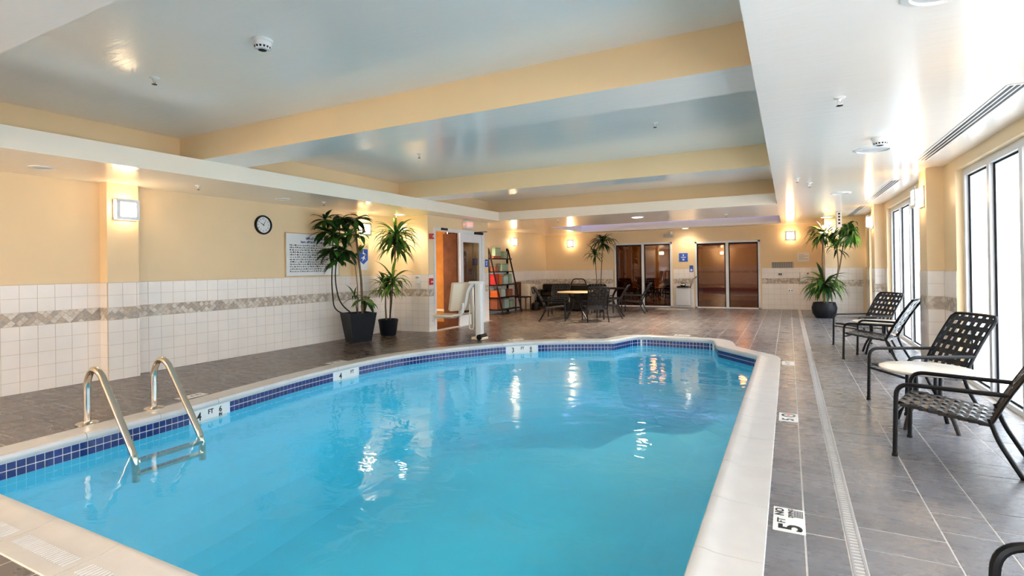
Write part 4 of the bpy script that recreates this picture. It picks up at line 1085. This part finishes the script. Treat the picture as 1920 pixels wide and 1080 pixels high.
wc = thing('wooden_side_chair', 'brown wooden chair with slatted back beside the ladder shelf', 'chair', (XL + .38, 15.55, 0))
for sx in (-1, 1):
    for sy in (-1, 1): MB().box(sx * .18 - .018, sx * .18 + .018, sy * .18 - .018, sy * .18 + .018, 0, .92 if sx < 0 else .43).build('leg', WOODB, wc)
MB().bbox((0, 0, .445), (.42, .42, .035), .01).build('seat', WOODD, wc)
for z in (.86,): MB().box(-.2, -.165, -.2, .2, z, z + .07).build('top_rail', WOODB, wc)
for y in (-.09, 0, .09): MB().box(-.19, -.17, y - .02, y + .02, .46, .87).build('back_slat', WOODB, wc)
bn = thing('towel_bin', 'tall cream bin with a black handle by the alcove wall', 'bin', (XL + .22, 16.25, 0)); MB().bbox((0, 0, .42), (.34, .4, .84), .02).build('body', IVORY, bn)
MB().tube(fillet([(.18, -.07, .74), (.21, -.07, .52), (.21, .07, .52), (.18, .07, .74)], .06, 5), .016, 8).build('handle', BLACKP, bn, smooth=True)
sp = thing('canister', 'small dark green canister on the floor in front of the cream bin', 'canister', (XL + .62, 16.0, 0)); MB().lathe([(.13, 0), (.14, .03), (.13, .2), (.09, .24), (.03, .26)], 18).build('body', LEATHER, sp, smooth=True); MB().lathe([(.03, .26), (.035, .3), (.001, .31)], 10).build('cap', BLACKP, sp)
def sofa(lab, x, y, rz, w_, arch=False):
    t = thing('leather_sofa', lab, 'sofa', (x, y, 0), rz, 'black leather sofas in the alcove')
    MB().bbox((0, 0, .22), (w_, .8, .36), .04).build('base', LEATHER, t, smooth=True)
    MB().bbox((0, .32, .55), (w_, .2, .52), .06).build('backrest', LEATHER, t, smooth=True)
    for s in (-1, 1): MB().bbox((s * (w_ / 2 - .09), -.02, .46), (.18, .78, .34), .06).build('armrest', LEATHER, t, smooth=True)
    k = max(1, round((w_ - .36) / .62))
    for i in range(k): MB().bbox((-w_ / 2 + .18 + (i + .5) * (w_ - .36) / k, -.06, .45), ((w_ - .36) / k - .01, .62, .13), .04).build('seat_cushion', LEATHER, t, smooth=True)
    if arch: MB().tube(fillet([(-.3, .34, .8), (-.22, .34, 1.0), (.22, .34, 1.0), (.3, .34, .8)], .12, 6), .018, 8).build('back_rail', BLACKM, t, smooth=True)
sofa('black leather loveseat in the alcove behind the dining table', -7.0, 17.2, R(5), 1.6)
sofa('black leather armchair with an arched rail on its back, beside the palm', -6.2, 16.2, R(-12), .95, True)

# ------------------------------------------------------------------ plants
def leaf_data(nm, L_, w_, mat, droop, lift, n=7, fold=.18):
    """strap leaf growing along +x, lifted then arching over"""
    m_ = MB(); x = z = 0.0; a = lift; st = L_ / n; prev = None
    for i in range(n + 1):
        t = i / n; ww = w_ * (0.35 + 2.6 * t * (1 - t)) * (1 - t ** 4) * .5 if i < n else .001
        ww = max(.0012, ww)
        m_.v += [(x, -ww, z + ww * fold), (x, 0, z), (x, ww, z + ww * fold)]
        x += st * math.cos(a); z += st * math.sin(a); a -= droop / n * (0.5 + t)
    for i in range(n):
        k = i * 3; m_.f += [(k, k + 1, k + 4, k + 3), (k + 1, k + 2, k + 5, k + 4)]; m_.mi += [0, 0]
    me = m_.data(nm, mat, smooth=True); return me
LV = {}
def leaves(kind, mat):
    if (kind, mat.name) in LV: return LV[(kind, mat.name)]
    if kind == 'strap': v = [leaf_data('leaf', 1.0, .115, mat, dr, li) for dr, li in ((1.2, 1.25), (1.8, .9), (2.3, .6), (2.0, .2), (1.2, -.3))]
    else: v = [leaf_data('leaf', 1.0, .30, mat, dr, li, 6, .25) for dr, li in ((.9, .9), (1.2, .4), (1.2, 0.0), (.9, -.5))]
    LV[(kind, mat.name)] = v; return v
BOUNDS = (-8.045, 1.555, -9, 18.27, 0.02, 2.585)
def crown(parent, c, n, size, kind, mats, rng, hang=0.5, yaw=None, tilt=.25):
    for i in range(n):
      for attempt in range(24):
        mat = rng.choice(mats); V = leaves(kind, mat)
        idx = min(len(V) - 1, int(max(0, min(.999, rng.gauss(hang, .28))) * len(V)))
        lc = Vector((c[0] + rng.uniform(-.01, .01), c[1] + rng.uniform(-.01, .01), c[2] - idx * .022 * size + rng.uniform(-.02, .02)))
        s = size * rng.uniform(.75, 1.1) * (1 - .018 * attempt)
        e = Euler((rng.uniform(-tilt, tilt), rng.uniform(-.15, .15), (i * 2.39996 + rng.uniform(-.3, .3) * (1 + attempt)) % 6.2832), 'XYZ')
        mw = Matrix.Translation(parent.location) @ Matrix.Translation(lc) @ e.to_matrix().to_4x4() @ Matrix.Scale(s, 4)
        B = parent.get('room') or BOUNDS
        ok = True
        for v in V[idx].vertices:
            q = mw @ v.co
            if not (B[0] < q.x < B[1] and B[2] < q.y < B[3] and B[4] < q.z < B[5]): ok = False; break
        if not ok: continue
        o = link('leaf', V[idx], parent, lc); o.scale = (s, s, s); o.rotation_euler = e
        break
def stem(parent, pts, r, mat, r1=None, nm='stem'): return MB().tube(pts, r, 7, r1=r1 or r * .7).build(nm, mat, parent, smooth=True)
rng = random.Random(11)
# big square planter
p = thing('potted_ficus', 'tall dark-leaved plant in a tapered square charcoal planter', 'potted plant', (-7.55, 7.92, 0))
bm = bmesh.new()
q0, q1, h = .19, .27, .56
ring = lambda s, z: [bm.verts.new(Vector((sx * s, sy * s, z))) for sx, sy in ((-1, -1), (1, -1), (1, 1), (-1, 1))]
A = ring(q0, 0); B = ring(q1, h); C_ = ring(q1 - .025, h); D_ = ring(q1 - .035, h - .05)
bm.faces.new(A[::-1])
for U, W in ((A, B), (B, C_), (C_, D_)):
    for i in range(4): bm.faces.new((U[i], U[(i + 1) % 4], W[(i + 1) % 4], W[i]))
MBp = MB().addbm(bm); MBp.build('planter', PLANTER, p, rz=R(66))
MB().box(-.236, .236, -.236, .236, h - .06, h - .045).build('soil', SOIL, p, rz=R(66))
stem(p, fillet([(-.12, -.1, .5), (-.36, -.28, .62), (-.32, -.38, 1.2), (-.22, -.42, 1.7), (-.2, -.45, 2.1)], .3, 6), .014, DSTEM)
stem(p, fillet([(-.05, -.05, .5), (-.24, -.25, .75), (-.26, -.36, 1.25), (-.12, -.40, 1.75), (-.05, -.40, 2.25)], .3, 6), .014, DSTEM)
stem(p, [(.08, .04, .5), (.07, .02, 1.2), (.04, -.05, 1.9), (.05, -.10, 2.3)], .026, BARK)
stem(p, [(-.06, .05, .5), (-.08, .07, 1.1), (-.1, .02, 1.6)], .01, BARK)
stem(p, [(.0, -.02, .5), (-.02, -.05, .80)], .012, DSTEM); stem(p, [(.15, 0, .5), (.2, -.02, .82)], .012, DSTEM)
for c, n, s_ in (((-.22, -.62, 2.38), 15, .40), ((-.18, -.45, 2.10), 18, .42), ((-.02, -.35, 2.40), 16, .42), ((.10, -.12, 2.40), 15, .40), ((-.20, -.45, 1.80), 18, .42), ((-.02, -.32, 1.80), 18, .42), ((-.28, -.55, 2.15), 14, .40), ((.04, -.2, 2.12), 16, .40), ((-.12, -.42, 1.62), 16, .38)):
    crown(p, c, n, s_, 'broad', [LEAFD, LEAFD, LEAFD, LEAFG], rng, hang=.62, tilt=.5)
crown(p, (.14, -.05, 2.1), 10, .3, 'broad', [LEAFG, LEAFY], rng, hang=.6); crown(p, (.10, -.03, 1.75), 8, .22, 'broad', [LEAFG, LEAFY], rng, hang=.6)
crown(p, (-.02, -.05, .85), 7, .34, 'strap', [LEAFG, LEAFD], rng, hang=.5); crown(p, (.2, -.02, .84), 8, .42, 'broad', [LEAFD, LEAFG], rng, hang=.6)
# smaller round pot
p = thing('potted_dracaena', 'yellow-green spiky dracaena in a small round black pot by the return wall', 'potted plant', (-7.60, 8.86, 0)); p['room'] = (-8.045, 1.0, 8.0, 9.60, .02, 2.585)
MB().lathe([(.001, 0), (.15, 0), (.165, .02), (.205, .30), (.215, .33), (.20, .345), (.185, .33), (.18, .29)], 26).build('pot', PLANTER, p, smooth=True)
MB().lathe([(.001, .295), (.185, .295)], 20).build('soil', SOIL, p)
stem(p, [(-.05, 0, .29), (-.07, .0, .6), (-.06, 0, .95)], .02, BARK); stem(p, [(.03, .02, .29), (.06, .03, 1.0), (.16, .05, 1.6), (.22, .02, 2.12)], .018, BARK); stem(p, [(.07, -.04, .29), (.15, -.06, .7), (.18, -.05, 1.1)], .013, DSTEM)
crown(p, (.22, .02, 2.16), 74, .66, 'strap', [LEAFY, LEAFG, LEAFG], rng, hang=.66); crown(p, (.22, .0, 1.95), 30, .62, 'strap', [LEAFG, LEAFD, LEAFG], rng, hang=.85)
crown(p, (-.06, 0, 1.0), 38, .52, 'strap', [LEAFG, LEAFD, LEAFY], rng, hang=.5); crown(p, (.18, -.05, 1.18), 40, .58, 'strap', [LEAFG, LEAFY], rng, hang=.6)
# palm by the far left glass door
p = thing('potted_palm', 'slender dark dracaena palm standing behind the sofa beside the left glass door', 'potted plant', (-5.85, 17.75, 0))
MB().lathe([(.001, 0), (.14, 0), (.19, .32), (.175, .33), (.17, .28)], 22).build('pot', PLANTER, p, smooth=True); MB().lathe([(.001, .285), (.172, .285)], 18).build('soil', SOIL, p)
stem(p, [(.05, 0, .28), (.12, -.05, 1.2), (.22, -.15, 2.25)], .018, BARK); stem(p, [(-.05, 0, .28), (-.06, -.05, 1.1), (-.08, -.1, 1.8)], .016, BARK)
crown(p, (.22, -.15, 2.25), 56, .66, 'strap', [LEAFD, LEAFD, LEAFG], rng, hang=.55); crown(p, (-.08, -.1, 1.8), 34, .5, 'strap', [LEAFD, LEAFG], rng, hang=.5)
# corner plant on the right
p = thing('corner_dracaena', 'tall multi-headed dracaena in a dark pot in the far right corner', 'potted plant', (.80, 15.78, 0)); p['room'] = (-8.0, 1.56, 10.0, 16.27, .02, 2.585)
MB().lathe([(.001, 0), (.2, 0), (.27, .12), (.29, .26), (.25, .40), (.23, .40), (.22, .34)], 26).build('pot', PLANTER, p, smooth=True); MB().lathe([(.001, .345), (.225, .345)], 20).build('soil', SOIL, p)
stem(p, fillet([(.0, 0, .34), (.02, 0, .95), (-.03, -.02, 1.4), (.0, 0, 2.25)], .3, 6), .026, BARK); stem(p, fillet([(.05, 0, .34), (.2, -.05, .8), (.33, -.05, 1.2), (.30, 0, 1.75)], .3, 6), .02, BARK)
stem(p, fillet([(.05, .05, .34), (.35, .1, 1.2), (.45, .1, 1.9), (.5, .1, 2.3)], .3, 6), .02, BARK); stem(p, fillet([(.45, .1, 1.9), (.58, -.1, 2.1), (.66, -.3, 2.2)], .1, 4), .014, BARK)
crown(p, (0, 0, 2.18), 60, .62, 'strap', [LEAFG, LEAFD, LEAFG, LEAFY], rng, hang=.72); crown(p, (.30, 0, 1.78), 28, .44, 'strap', [LEAFG, LEAFD], rng, hang=.55)
crown(p, (.48, .0, 2.30), 60, .64, 'strap', [LEAFD, LEAFD, LEAFG], rng, hang=.8); crown(p, (.66, -.3, 2.18), 50, .62, 'strap', [LEAFG, LEAFG, LEAFY], rng, hang=.85)
crown(p, (0.02, 0, .90), 84, .70, 'strap', [LEAFG, LEAFY, LEAFG, LEAFD], rng, hang=.66)
